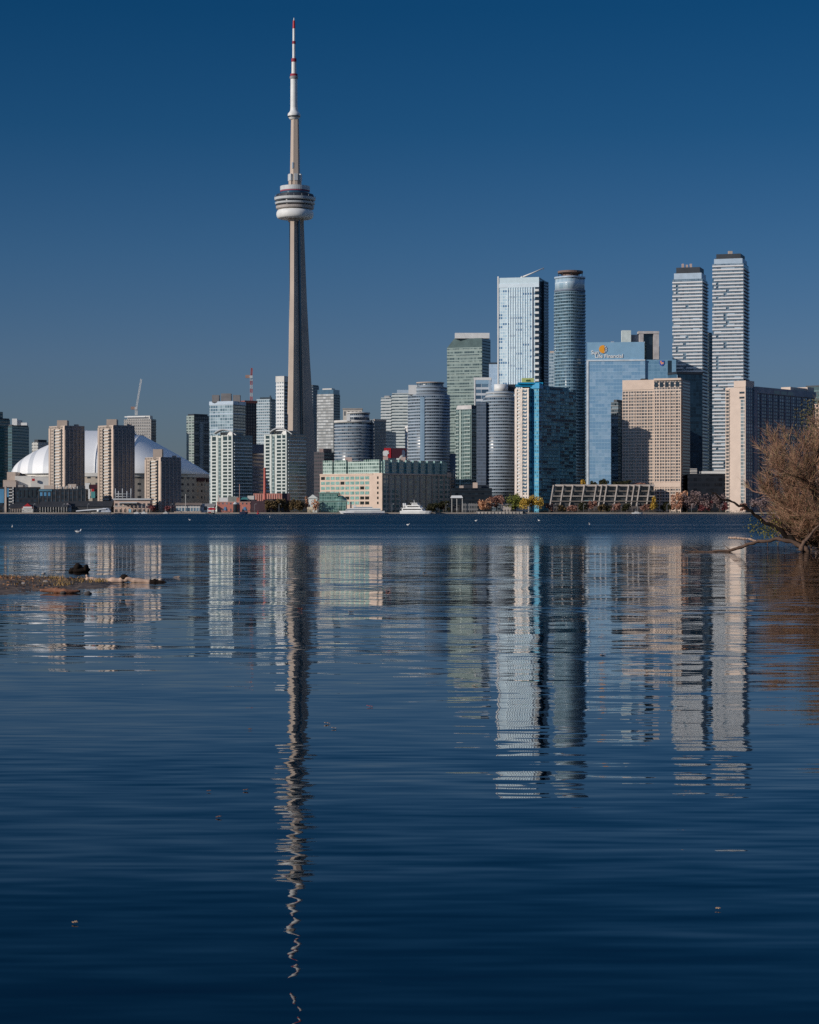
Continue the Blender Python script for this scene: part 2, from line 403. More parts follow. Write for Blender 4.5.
# ---- the three tan apartment towers
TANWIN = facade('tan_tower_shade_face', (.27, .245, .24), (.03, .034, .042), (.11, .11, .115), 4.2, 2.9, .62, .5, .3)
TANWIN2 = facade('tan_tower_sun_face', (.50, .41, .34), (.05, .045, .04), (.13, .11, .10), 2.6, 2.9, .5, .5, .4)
def tan_tower(label, cpx, lpx, rpx, top, core, Y, core_l, core_r, bump):
    q = quad(cpx, lpx, rpx, Y, 50); zt = Z(top, Y)
    b = Bld('apartment_tower', label, 'apartment tower', q, 'tan concrete apartment towers before the stadium')
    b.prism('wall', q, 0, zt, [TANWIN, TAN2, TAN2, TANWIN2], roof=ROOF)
    b.prism('lift_core', [(x * 1.0, y) for x, y in front(core_l, core_r, Y + 6, 12, 0)], zt - 2, Z(core, Y), TAN)
    b.prism('roof_tank', front(bump, bump + 4, Y + 20, 6), zt - 1, Z(top - 2, Y), TAN)
    for t0, t1 in ((.30, .40), (.74, .82)): b.strip('recessed_glazing', q, 3, t0, t1, 3, zt - 3, .12, DKGL)
    b.strip('corner_pier', q, 3, .90, 1.0, 0, zt - .5, .5, BEIGE)
    b.strip('end_pier', q, 3, 0, .12, 0, zt - 2, .5, TAN)
    b.bands('balcony', q, 3, .43, .72, 4, zt - 3, 2.9, 1.05, 1.2, OFFW)
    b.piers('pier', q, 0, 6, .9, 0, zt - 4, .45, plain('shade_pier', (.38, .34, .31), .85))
    return b
tan_tower('tan concrete apartment tower, leftmost of the three standing before the dome', 65, 49, 84.5, 425.5, 420, 2046, 57, 67, 74)
tan_tower('tan concrete apartment tower in the middle, in front of the dome centre', 113.5, 98, 134.5, 425, 419, 2042, 106.5, 116.5, 127)
tan_tower('tan concrete apartment tower, shortest of the three, right of the dome centre', 161, 145, 181, 457, 449, 2034, 153, 162, 172)

# ---- unfinished tower with a crane
Y = 2700; q = quad(151, 124, 156, Y, 20)
b = Bld('unfinished_tower', 'grey concrete tower under construction behind the dome, white crane on its roof', 'tower', q)
b.prism('wall', q, 0, Z(419, Y), [facade('raw_shade', (.10, .11, .12), (.03, .035, .04), (.05, .05, .06), 4, 3.5, .7, .5), CONC, CONC, facade('raw_floors', (.40, .38, .36), (.07, .075, .08), (.2, .2, .2), 2.5, 3.5, .6, .55)])
b.slabs('floor_slab', q, 60, Z(419, Y), 3.5, .6, .5, CONC)
b.prism('roof_deck', offset(q, -3), Z(419, Y), Z(415.5, Y), OFFW)
b.bands('formwork', q, 3, .03, .8, Z(417, Y), Z(415, Y), 4, 1.2, .8, WHITE)
def lattice(name, p, q_, w, mat, parent, origin, n=10):
    """square lattice boom: four chords and zig-zag braces"""
    p, q_, o = Vector(p), Vector(q_), Vector(origin); V, Fc = [], []
    t = (q_ - p).normalized(); sx_ = t.cross(Vector((0, 1, 0.01))).normalized(); sy_ = t.cross(sx_)
    cs = [(sx_ * a + sy_ * c_) * w / 2 for a, c_ in ((1, 1), (1, -1), (-1, -1), (-1, 1))]
    for c_ in cs: tube_data([p + c_ - o, q_ + c_ - o], w * .13, 4, V, Fc)
    for i in range(n):
        a, c2 = p.lerp(q_, i / n), p.lerp(q_, (i + 1) / n)
        for j in range(4):
            tube_data([a + cs[j] - o, c2 + cs[(j + 1) % 4] - o], w * .09, 4, V, Fc)
    return link(name, mesh(name, V, Fc, mat), parent)
def crane(label, px, Yc, base, mastt, tip_px, tip_py, mat, counter_px=None, group=None):
    x = X(px, Yc); c = empty('tower_crane', label, 'crane', (x, Yc, Z(base, Yc)), group); o = c.location
    if mat is WHITE: lattice('mast', (x, Yc, Z(base, Yc)), (x, Yc, Z(mastt, Yc)), 2.4, mat, c, o, 8)
    else:
        for i in range(6):
            z0, z1 = [Z(base, Yc) + (Z(mastt, Yc) - Z(base, Yc)) * (i + d_) / 6 for d_ in (0, 1)]; lattice('mast_section', (x, Yc, z0), (x, Yc, z1), 2.2, (mat, WGREY)[i % 2], c, o, 3)
    zm = Z(mastt, Yc)
    lattice('jib', (x, Yc, zm), (X(tip_px, Yc), Yc, Z(tip_py, Yc)), 1.7, mat, c, o, 18)
    link('cab', prism_mesh('cab', [(x - 1.6, Yc - 2.5), (x + 1.6, Yc - 2.5), (x + 1.6, Yc), (x - 1.6, Yc)], zm - 1.4, zm + 1.6, WGREY, o), c)
    s = -1 if tip_px > px else 1
    link('counterweight', prism_mesh('counterweight', [(x + s * 1.5, Yc - 1.5), (x + s * 6.5, Yc - 1.5), (x + s * 6.5, Yc + 1.5), (x + s * 1.5, Yc + 1.5)][::s if s > 0 else -1], zm - 1.2, zm + 2.2, plain('crane_ballast', (.35, .22, .18)), o), c)
    return c
crane('white luffing crane on the unfinished concrete tower, jib raised', 136.3, Y + 12, 415.2, 408.5, 141.3, 379, WHITE)

# ---- dark slab block, glass tower and construction tower between the dome and the telecom tower
Y = 2720; q = quad(194, 186.5, 209, Y, 45)
b = Bld('office_block', 'dark glass block with greenish sunlit side, right of the dome roof', 'building', q)
GRN = facade('greenish_face', (.30, .36, .33), (.08, .12, .12), (.26, .30, .27), 6, 3.4, .75, .5)
b.prism('wall', q, 0, Z(415.5, Y), [facade('dark_blue_face', (.03, .045, .06), (.012, .02, .03), (.05, .09, .13), 3, 3.4, .7, .6), DKGL, DKGL, GRN])
b.slabs('floor_band', q, 30, Z(417, Y), 13.6, .9, .2, GREYMET)
b.prism('penthouse', offset(q, -1.2), Z(415.5, Y), Z(413.8, Y), DKMET)
b.strip('pale_bay', q, 0, .35, .6, 20, Z(422, Y), .8, facade('pale_bay_glass', (.25, .30, .33), (.05, .09, .12), (.15, .2, .24), 3, 3.4, .7, .6))
q = quad(205.5, 202, 211, 2760, 30); b = Bld('apartment_block', 'slim pale green block squeezed between dark block and white condominium', 'building', q)
b.prism('wall', q, 0, Z(422, 2760), facade('pale_green_rows', (.46, .52, .46), (.2, .26, .25), (.34, .4, .36), 3, 3.3, .6, .5))
b.slabs('floor_band', q, 30, Z(423, 2760), 3.3, .7, .25, plain('pale_green', (.5, .56, .5)))
Y = 2360; q = quad(233, 209.5, 245.5, Y, 28)
b = Bld('glass_tower', 'light blue glass tower with grey rooftop drums and a dark shaded side', 'tower', q)
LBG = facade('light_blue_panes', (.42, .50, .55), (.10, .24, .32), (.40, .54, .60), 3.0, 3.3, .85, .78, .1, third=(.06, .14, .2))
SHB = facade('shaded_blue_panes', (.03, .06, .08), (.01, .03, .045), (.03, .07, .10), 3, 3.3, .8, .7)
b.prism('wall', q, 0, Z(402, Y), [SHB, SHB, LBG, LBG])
b.slabs('floor_band', q, 40, Z(404, Y), 16.5, .8, .15, PALEBL)
b.prism('parapet', offset(q, .3), Z(404.5, Y), Z(401, Y), PALEBL)
for a, c in ((212, 219), (221, 231), (233, 240)):
    b.prism('roof_drum', front(a, c, Y + 9, 10), Z(402, Y), Z(394.5 if a != 221 else 393, Y), plain('roof_plant_grey', (.22, .21, .21)))
Y = 2480; q = quad(245, 241, 256.5, Y, 60)
b = Bld('unfinished_tower', 'dark tower shell with a rusty red top deck, behind light blue glass tower', 'tower', q)
b.prism('wall', q, 0, Z(403, Y), facade('dark_shell', (.035, .04, .055), (.012, .016, .025), (.03, .04, .055), 3.2, 3.5, .6, .7))
b.prism('top_deck', offset(q, .8), Z(403, Y), Z(400.5, Y), plain('rusty_formwork', (.28, .10, .08)))
b.slabs('floor_slab', q, 50, Z(404, Y), 3.5, .35, .4, DKMET)
RW = plain('crane_red', (.42, .10, .09), .5)
crane('red and white crane standing straight up on the dark tower shell', 251.3, Y + 14, 400.5, 377, 251.8, 368, RW)
Y = 2650; q = quad(271, 256.5, 275.5, Y, 25)
b = Bld('glass_tower', 'pale blue glass condominium left of the slim white tower', 'tower', q)
PBG = facade('pale_blue_condo', (.40, .48, .52), (.10, .20, .27), (.30, .42, .48), 2.8, 3.4, .8, .62, .1)
b.prism('wall', q, 0, Z(399, Y), [SHB, SHB, PBG, PBG]); b.slabs('floor_slab', q, 40, Z(400, Y), 3.4, .55, .5, WGREY)
b.prism('penthouse', offset(q, -3), Z(399, Y), Z(397, Y), DKGL); b.strip('corner_fin', q, 3, .93, 1, 0, Z(395.5, Y), .7, DKGL)
Y = 2800; q = quad(284, 276, 292, Y, 30)
b = Bld('white_tower', 'slim white tower with square windows half hidden by the telecom tower', 'tower', q)
b.prism('wall', q, 0, Z(382, Y), [SHB, WHITE, WHITE, facade('white_grid', (.72, .73, .72), (.12, .19, .24), (.35, .42, .46), 3.6, 4.4, .58, .55)])
b.prism('crown', offset(q, .4), Z(382, Y), Z(376, Y), OFFW)
b.slabs('floor_band', q, 60, Z(384, Y), 4.4, 1.0, .2, WHITE, mx=60)

# ---- two white waterfront condominiums with curved roof canopies
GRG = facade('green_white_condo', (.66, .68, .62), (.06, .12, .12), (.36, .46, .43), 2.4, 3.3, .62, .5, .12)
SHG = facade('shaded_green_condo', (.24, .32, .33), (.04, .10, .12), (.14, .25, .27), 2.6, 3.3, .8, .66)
def condo(label, cpx, lpx, rpx, top, bay, roof, Y, capl, capr):
    q = quad(cpx, lpx, rpx, Y, 48); zt = Z(top, Y)
    CW = plain('condo_white', (.60, .635, .60), .5, .08)
    b = Bld('condominium', label, 'condominium', q, 'white waterfront condominiums with curved roofs')
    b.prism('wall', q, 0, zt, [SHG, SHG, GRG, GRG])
    for t0, t1 in ((.0, .07), (.25, .33), (.50, .57), (.76, .81), (.95, 1.0)):
        b.strip('white_pier', q, 3, t0, t1, 6, zt + .3, .55, CW)
    b.strip('glass_bay', q, 3, .36, .46, 6, zt - 2, .5, facade('bay_glass', (.3, .38, .38), (.04, .10, .12), (.20, .30, .31), 1.5, 3.75, .9, .75))
    for t0, t1 in ((.07, .25), (.57, .76), (.81, .95)):
        b.strip('balcony_recess', q, 3, t0, t1, 6, zt - 1, .12, plain('recess_glass', (.03, .055, .06), .12))
        b.bands('balcony', q, 3, t0, t1, 8, zt - 2, 3.3, 1.15, .8, CW)
    b.bands('balcony', q, 0, .05, .95, 9.6, zt - 4, 3.3, .9, .9, plain('grey_green_balcony', (.66, .72, .72)))
    q2 = [(p[0] * .55 + b.o[0] * .45, p[1] * .55 + b.o[1] * .45) for p in q]
    b.prism('penthouse', q2, zt, Z(roof + 3, Y), [SHG, SHG, GRG, WHITE])
    # swept canopy
    n = 14; V, Fc = [], []; x0, x1 = X(capl, Y) - b.o[0], X(capr, Y) - b.o[0]; yb = b.o[1]
    for i in range(n + 1):
        t = i / n; x = x0 + (x1 - x0) * t; zc = Z(roof, Y) - 4.2 * (t - .38) ** 2 * 4 * (1 if t > .38 else 1.5)
        for y, dz in ((-11, 0), (13, 0), (13, -1.1), (-11, -1.1)): V.append((x, y, zc + dz))
    for i in range(n):
        for j in range(4):
            a = i * 4 + j; c = i * 4 + (j + 1) % 4; Fc.append((a, c, c + 4, a + 4))
    Fc += [(3, 2, 1, 0), tuple(n * 4 + j for j in range(4))]
    link('roof_canopy', mesh('roof_canopy', V, Fc, WHITE), b.root)
condo('white condominium left of the brick chimney, stepped balconies and curved roof', 233, 211, 252.5, 435, 0, 428.5, 2175, 213, 236)
condo('white condominium right of the brick chimney, in front of the telecom tower base', 287, 264.5, 306.5, 434, 0, 427.2, 2110, 269, 292)
# block between them
q = quad(247, 240, 266, 2400, 15); Y = 2400
b = Bld('office_block', 'low grey blue office block with red stripe, between the white condominiums', 'building', q)
b.prism('wall', q, 0, Z(453, Y), facade('grey_blue_rows', (.16, .17, .21), (.03, .05, .08), (.10, .13, .17), 4, 4.2, .8, .5))
b.slabs('floor_band', q, 8, Z(454, Y), 8.4, 1.6, .3, plain('mauve_panel', (.24, .22, .27)))
b.prism('roof_hall', front(248, 266, Y + 12, 20), Z(453, Y), Z(444, Y), plain('mauve_metal', (.26, .25, .28)))
b.bands('red_stripe', q, 3, .3, .75, Z(452.6, Y), Z(450.8, Y), 5, 1.4, .6, RED)

# ---- the telecom tower
def broadcast_tower():
    TY = 2500; ax = X(295, TY)
    t = empty('telecom_tower', 'very tall concrete telecom tower with round pod and red banded antenna mast', 'tower', (ax, TY, 0))
    lv = [(512, 31, 13, 4.9), (505, 28, 12.6, 4.7), (480, 22.8, 11.5, 4.3), (433, 18.4, 10, 3.9), (360, 14.2, 8.8, 3.4), (300, 11.4, 8.2, 3.2), (225, 8.9, 7.4, 3.0), (212, 8.7, 7.3, 3.0)]
    V, Fc, mi = [], [], []
    lean = lambda py: max(0, (py - 225)) / 255 * 2.6 * TY / F + 1.0
    for py, rr, rc, wd in lv:
        z = Z(py, TY)
        for a in (5, 125, 245):
            c, s = cos(R(a)), sin(R(a))
            for al, of in ((rc * .80, -wd), (rr, -wd * .8), (rr, wd * .8), (rc * .80, wd)):
                V.append((al * c - of * s + lean(py), al * s + of * c, z))
    for i in range(len(lv) - 1):
        for j in range(12):
            a, b_ = i * 12 + j, i * 12 + (j + 1) % 12; Fc.append((a, b_, b_ + 12, a + 12)); mi.append(0)
    link('concrete_shaft', mesh('concrete_shaft', V, Fc, [CNCONC], mi), t)
    # glass lift shafts running up the three recesses
    for a in (65, 185, 305):
        c, s = cos(R(a)), sin(R(a)); P = []
        for py, rr, rc, wd in lv: P.append((rc * .80 * c + lean(py), rc * .80 * s, Z(py, TY)))
        tube('lift_shaft', P, [1.5] * len(P), DKGL, t, 6, smooth=False)
    z = lambda py: Z(py, TY)
    k = TY / F
    lathe('pod_neck', [(7.5, z(222)), (8.2, z(218)), (16, z(214))], CNCONC, t)
    # inflated white radome ring
    prof = []
    for i in range(21):
        a = -pi / 2 + pi * i / 20; prof.append((15.9 * k + 2.7 * k * cos(a), z(214.4) + 4.4 * k * sin(a)))
    lathe('radome', prof, WHITE, t, 56)
    lathe('pod_core', [(14.5 * k, z(211)), (15.5 * k, z(208)), (16.5 * k, z(203)), (17.4 * k, z(197.5)), (14 * k, z(195.5))], DKGL, t, 56)
    rings = ((18.7, 209.0, 206.6, plain('deck_stone', (.42, .38, .35))), (19.6, 204.6, 202.9, WGREY), (20.3, 200.5, 198.1, WGREY))
    for r, b_, tp, m in rings:
        lathe('pod_deck', [(r * k - 2.5, z(b_ + .6)), (r * k, z(b_)), (r * k + .5, z(tp)), (r * k - .6, z(tp)), (r * k - 3, z(tp) - .3)], m, t, 56, smooth=False)
    lathe('pod_window', [(19.6 * k, z(198.3)), (18.4 * k, z(194.8)), (17.6 * k, z(194.6))], DKMET, t, 56, smooth=False)
    lathe('upper_drum', [(13.8 * k, z(196)), (14.2 * k, z(193)), (14.2 * k, z(191))], BLGL, t, 48, smooth=False)
    lathe('red_light_band', [(14.7 * k, z(192.1)), (14.7 * k, z(190.7)), (14.0 * k, z(190.6))], plain('red_light_panel', (.30, .07, .11)), t, 48, smooth=False)
    lathe('drum_parapet', [(14.9 * k, z(190.8)), (14.9 * k, z(186.6)), (14.2 * k, z(186.5)), (14.2 * k, z(188))], WGREY, t, 48, smooth=False)
    # window cleaning rails and small aerials on the drum
    for i in range(16):
        an = 2 * pi * i / 16; x, y = 20.2 * k * cos(an), 20.2 * k * sin(an)
        tube('edge_walk_post', [(x, y, z(198.3)), (x, y, z(196))], .22, GREYMET, t, 5)
    hexa = lambda r, a0=0: [(ax + r * cos(R(60 * i + a0)), TY + r * sin(R(60 * i + a0))) for i in range(6)]
    link('upper_shaft', prism_mesh('upper_shaft', hexa(5.9, 12), z(190), z(119), CNCONC, (ax, TY, 0), CNCONC, tops=hexa(4.5, 12)), t)
    for i in range(6):
        a = R(60 * i + 42)
        for r, hw, b_, tp, m in ((6.6, 1.6, 188, 181, CNCONC), (7.2, 2.0, 181, 174.4, WGREY)):
            c, s = cos(a), sin(a)
            P = [(ax + al * c - of * s, TY + al * s + of * c) for al, of in ((r - 2, -hw), (r + .6, -hw), (r + .6, hw), (r - 2, hw))]
            link('microwave_panel' if b_ < 185 else 'collar_pier', prism_mesh('collar_pier', P, z(b_), z(tp), m, (ax, TY, 0), m), t)
    link('shaft_window', prism_mesh('shaft_window', [(ax - 3.0, TY - 5.6), (ax - 1.6, TY - 5.6), (ax - 1.6, TY - 3), (ax - 3.0, TY - 3)], z(169), z(163), PALEBL, (ax, TY, 0)), t)
    lathe('observation_bulb', [(4.6, z(119.5)), (5.2, z(118.8)), (6.8, z(117)), (7.3, z(115.2)), (6.9, z(113.6)), (5.2, z(112)), (4.4, z(110.5)), (4.2, z(108))], WHITE, t, 40, (-1.0, 0, 0))
    lathe('bulb_window', [(6.9, z(117.4)), (7.15, z(116.3)), (7.0, z(116.2))], DKGL, t, 40, (-1.0, 0, 0))
    mast = [('antenna_section', 4.0, 109, 3.8, 77, WHITE), ('red_band', 4.1, 77, 4.1, 74, plain('antenna_red', (.30, .025, .045))), ('antenna_section', 2.75, 74, 2.6, 62, WHITE), ('red_band', 2.9, 62, 2.9, 58.6, plain('antenna_red', (.30, .025, .045))),
            ('antenna_section', 1.75, 58.6, 1.7, 44, WHITE), ('red_band', 1.9, 44, 1.9, 41.2, plain('dark_red_band', (.28, .03, .05))), ('antenna_section', 1.5, 41.2, 1.45, 28.6, WHITE), ('red_band', 1.5, 28.6, 1.2, 20.6, RED), ('beacon', .7, 20.6, .35, 17.8, WHITE)]
    for nm, r0, p0, r1, p1, m in mast: lathe(nm, [(r0, z(p0)), (r1, z(p1))], m, t, 16, (-1.2, 0, 0))
    lathe('mast_collar', [(4.4, z(79)), (4.9, z(77)), (4.4, z(76.4))], GREYMET, t, 20, (-1.2, 0, 0))
broadcast_tower()

# ---- behind the tower: chequered tower and its darker neighbours
Y = 2820
q = quad(313, 309, 319, Y, 35); b = Bld('glass_tower', 'dark blue glass tower just right of the concrete tower shaft', 'tower', q)
b.prism('wall', q, 0, Z(386, Y), facade('dk_blue_rows', (.08, .12, .16), (.02, .045, .07), (.06, .10, .15), 3, 3.6, .85, .6)); b.slabs('floor_band', q, 50, Z(388, Y), 3.6, .4, .2, GREYMET)
b.prism('parapet', offset(q, -.5), Z(386, Y), Z(385, Y), DKMET)
Y = 2730; q = quad(333.5, 317, 340, Y, 24)
b = Bld('condo_tower', 'tower with chequered white balconies and a dark shaded side, right of concrete tower', 'tower', q)
CHK = facade('chequered_balconies', (.16, .19, .21), (.03, .05, .06), (.44, .47, .48), 3.4, 3.6, .95, .72, .4)
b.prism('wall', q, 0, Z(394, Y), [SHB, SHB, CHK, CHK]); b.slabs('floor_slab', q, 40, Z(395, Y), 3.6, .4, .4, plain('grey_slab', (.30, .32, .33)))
b.prism('glass_crown', offset(q, -.4), Z(394, Y), Z(389.5, Y), BLGL); b.prism('penthouse', offset(q, -5), Z(389.5, Y), Z(388, Y), OFFW)
Y = 2330; q = quad(324, 314, 337, Y, 35)
b = Bld('office_block', 'dark brown block with lit roof edge, behind the green glazed terminal', 'building', q)
b.prism('wall', q, 0, Z(452, Y), facade('dark_brown_rows', (.05, .04, .05), (.01, .012, .02), (.03, .035, .045), 3, 3.8, .8, .5)); b.slabs('floor_band', q, 10, Z(453, Y), 7.6, .6, .2, DKMET)
b.prism('roof_box', offset(q, -4), Z(452, Y), Z(448.5, Y), plain('brown_box', (.20, .14, .13)))

# ---- round hotel like tower with drum top
RND = facade('round_tower_rows', (.30, .36, .42), (.03, .06, .10), (.14, .21, .27), 2.2, 3.35, .92, .52, .3, spec=.2)
def ringed(b, poly, z0, z1, fh, hb, out, mat, part='floor_band'): b.slabs(part, poly, z0, z1, fh, hb, out, mat, smooth=True)
Y = 2270; p = circ(334.5, 372, Y + 20)
b = Bld('round_tower', 'broad round grey tower with a drum top above the green glazed terminal', 'tower', p)
b.prism('wall', p, 0, Z(421, Y), RND, smooth=True); ringed(b, p, 20, Z(427, Y), 3.35, .95, .5, plain('grey_band', (.46, .48, .50), .6, .15, .15, .2))
b.prism('roof_terrace', offset(p, .6), Z(422.5, Y), Z(420, Y), OFFW, smooth=True)
p2 = circ(347.5, 369.5, Y + 20); b.prism('drum', p2, Z(420, Y), Z(413, Y), facade('drum_glass', (.45, .48, .5), (.06, .1, .14), (.15, .2, .26), 2.2, 4, .9, .6), smooth=True)
b.prism('drum_roof', offset(p2, .8), Z(413, Y), Z(411.6, Y), OFFW, smooth=True)
b.prism('penthouse', front(343, 362, Y + 26, 14), Z(420, Y), Z(408.5, Y), facade('penthouse_louver', (.6, .56, .5), (.12, .12, .13), (.2, .2, .2), 4, 9, .5, .5)); b.prism('penthouse_roof', front(342.5, 362.5, Y + 25.5, 15), Z(408.5, Y), Z(407, Y), CONC)
b.prism('stair_fin', front(346.5, 350, Y - .5, 5), Z(421, Y), Z(414, Y), WHITE)
q = quad(374, 366, 386, Y + 10, 40); b.prism('wing_wall', q, 0, Z(419, Y), facade('wing_dark', (.22, .25, .28), (.04, .065, .09), (.14, .18, .22), 2.4, 3.35, .8, .55))
b.bands('floor_band', q, 0, 0, 1, 20, Z(423, Y), 3.35, .8, .4, GREYMET); b.bands('roof_edge', q, 0, 0, 1, Z(420.5, Y), Z(418.3, Y), 9, 2.0, .6, BEIGE)
Y = 2400; q = quad(386, 382, 396, Y, 30); b = Bld('glass_block', 'small blue glass block beside the red billboard', 'building', q)
b.prism('wall', q, 0, Z(431.5, Y), facade('sm_blue', (.16, .22, .26), (.05, .09, .13), (.15, .22, .28), 3, 3.5, .9, .7)); b.slabs('floor_band', q, 40, Z(432, Y), 3.5, .8, .2, WGREY)
Y = 2680; q = quad(391, 381, 394, Y, 20)
b = Bld('slab_tower', 'grey slab tower, lower of a pale pair behind the round towers', 'tower', q)
SLB = facade('pale_strip_rows', (.50, .53, .53), (.10, .15, .18), (.26, .32, .34), 5, 3.6, .97, .45, .15)
b.prism('wall', q, 0, Z(397.5, Y), SLB); b.slabs('floor_band', q, 38.9, Z(399, Y), 3.6, .9, .35, WGREY); b.prism('penthouse', offset(q, -3), Z(397.5, Y), Z(395.5, Y), GREYMET)
Y = 2650; q = quad(409.5, 392, 413, Y, 14)
b = Bld('slab_tower', 'pale grey slab tower with long balcony strips, taller of a pair behind round tower', 'tower', q)
b.prism('wall', q, 0, Z(393, Y), SLB); b.slabs('balcony', q, 38.7, Z(395, Y), 3.6, 1.2, .9, plain('pale_balcony', (.56, .60, .58))); b.prism('penthouse', front(397, 409, Y + 8, 10), Z(393, Y), Z(389.5, Y), PALEBL)
Y = 2300; q = quad(409, 405, 412, Y, 45); b = Bld('slab_tower', 'narrow white slab with dark window slots next to round tower', 'tower', q)
b.prism('wall', q, 0, Z(426, Y), facade('white_slots', (.7, .68, .65), (.06, .07, .09), (.2, .2, .22), 3.5, 3.6, .6, .5)); b.slabs('floor_band', q, 20, Z(427, Y), 3.6, .6, .3, WHITE)

# ---- tall round tower
RND2 = facade('silver_tower_rows', (.30, .35, .40), (.03, .06, .10), (.14, .21, .27), 2.2, 3.1, .88, .55, .3, spec=.2)
Y = 2200; p = circ(408, 450, Y + 22)
b = Bld('round_tower', 'tall round silver tower with white box at its top, behind terminal', 'tower', p)
b.prism('wall', p, 0, Z(394, Y), RND2, smooth=True); ringed(b, p, 20.7, Z(396, Y), 3.1, .9, .55, plain('silver_band', (.35, .405, .46), .6, .15, .15, .2))
p2 = circ(410, 447, Y + 22); b.prism('upper_drum', p2, Z(394, Y), Z(386.5, Y), RND, smooth=True); ringed(b, p2, Z(393.5, Y), Z(386, Y), 3.1, .9, .5, plain('silver_band', (.35, .405, .46), .6, .15, .15, .2))
p3 = circ(417, 443.5, Y + 22); b.prism('penthouse', p3, Z(386.5, Y), Z(382.2, Y), RND, smooth=True); b.prism('penthouse_roof', offset(p3, .8), Z(382.2, Y), Z(381.2, Y), TAN2, smooth=True)
b.prism('white_stair_box', front(408.5, 417, Y + 8, 10), Z(394, Y), Z(384.5, Y), WHITE)
# blue glazed slot on its sunlit side
c = (X(429, Y), Y + 22); r = 21 * Y / F
P = [(c[0] + rr * cos(R(a)), c[1] + rr * sin(R(a))) for a, rr in ((258, r + .9), (252, r + .9), (246, r + .9), (246, r - 2), (258, r - 2))][::-1]
b.prism('glazed_slot', P, 10, Z(397, Y), plain('slot_glass', (.20, .30, .40), .3, .1, .15, .2))
p4 = circ(436, 459, Y + 30); b.prism('lower_wing', p4, 0, Z(453, Y), facade('wing_rows', (.10, .13, .16), (.02, .035, .05), (.06, .09, .12), 2.2, 3.1, .9, .5), smooth=True)

# ---- red billboard on a roof
Y = 2240; bb = empty('rooftop_billboard', 'red and maroon rooftop billboard with a white leaf shape, behind terminal roof', 'billboard', (X(395, Y), Y, 0))
o = bb.location
q = front(384, 391, Y, 1.5); link('red_panel', prism_mesh('red_panel', q, Z(458, Y), Z(448, Y), RED, o, RED), bb)
q = front(391, 406.5, Y + .5, 1.5); link('maroon_panel', prism_mesh('maroon_panel', q, Z(458, Y), Z(448.3, Y), DKRED, o, DKRED), bb)
P = [(0, 3.0), (1.0, 2.2), (2.6, 2.4), (2.0, .8), (3.2, -.2), (1.4, -1.4), (1.2, -3.4), (-1.2, -3.2), (-3.2, -2.6), (-3.4, -.4), (-3.4, 1.2), (-2.4, 2.4), (-1.0, 2.2)]
V = [(X(386.2, Y) + a - o[0], -.45, Z(453, Y) + c) for a, c in P] + [(X(386.2, Y) + a - o[0], -.05, Z(453, Y) + c) for a, c in P]
n = len(P); Fc = [tuple(reversed(range(n))), tuple(range(n, 2 * n))] + [(i, (i + 1) % n, n + (i + 1) % n, n + i) for i in range(n)]
link('leaf_emblem', mesh('leaf_emblem', V, Fc, WHITE), bb)
V = [(X(403.5, Y) - o[0] + a, -.1, Z(452.5, Y) + c) for a, c in ((-1.5, -3), (1.5, -3), (2, 0), (.5, 3), (-1.5, 2))]
link('dark_motif', mesh('dark_motif', V + [(x, y + .5, zz) for x, y, zz in V], [(0, 1, 2, 3, 4), (9, 8, 7, 6, 5)] + [(i, 5 + i, 5 + (i + 1) % 5, (i + 1) % 5) for i in range(5)], plain('slate_motif', (.06, .08, .14))), bb)
for px in (386, 396, 405): tube('support_post', [(X(px, Y) - o[0], 1.8, 0), (X(px, Y) - o[0], 1.8, Z(449, Y))], .35, DKMET, bb, 6)

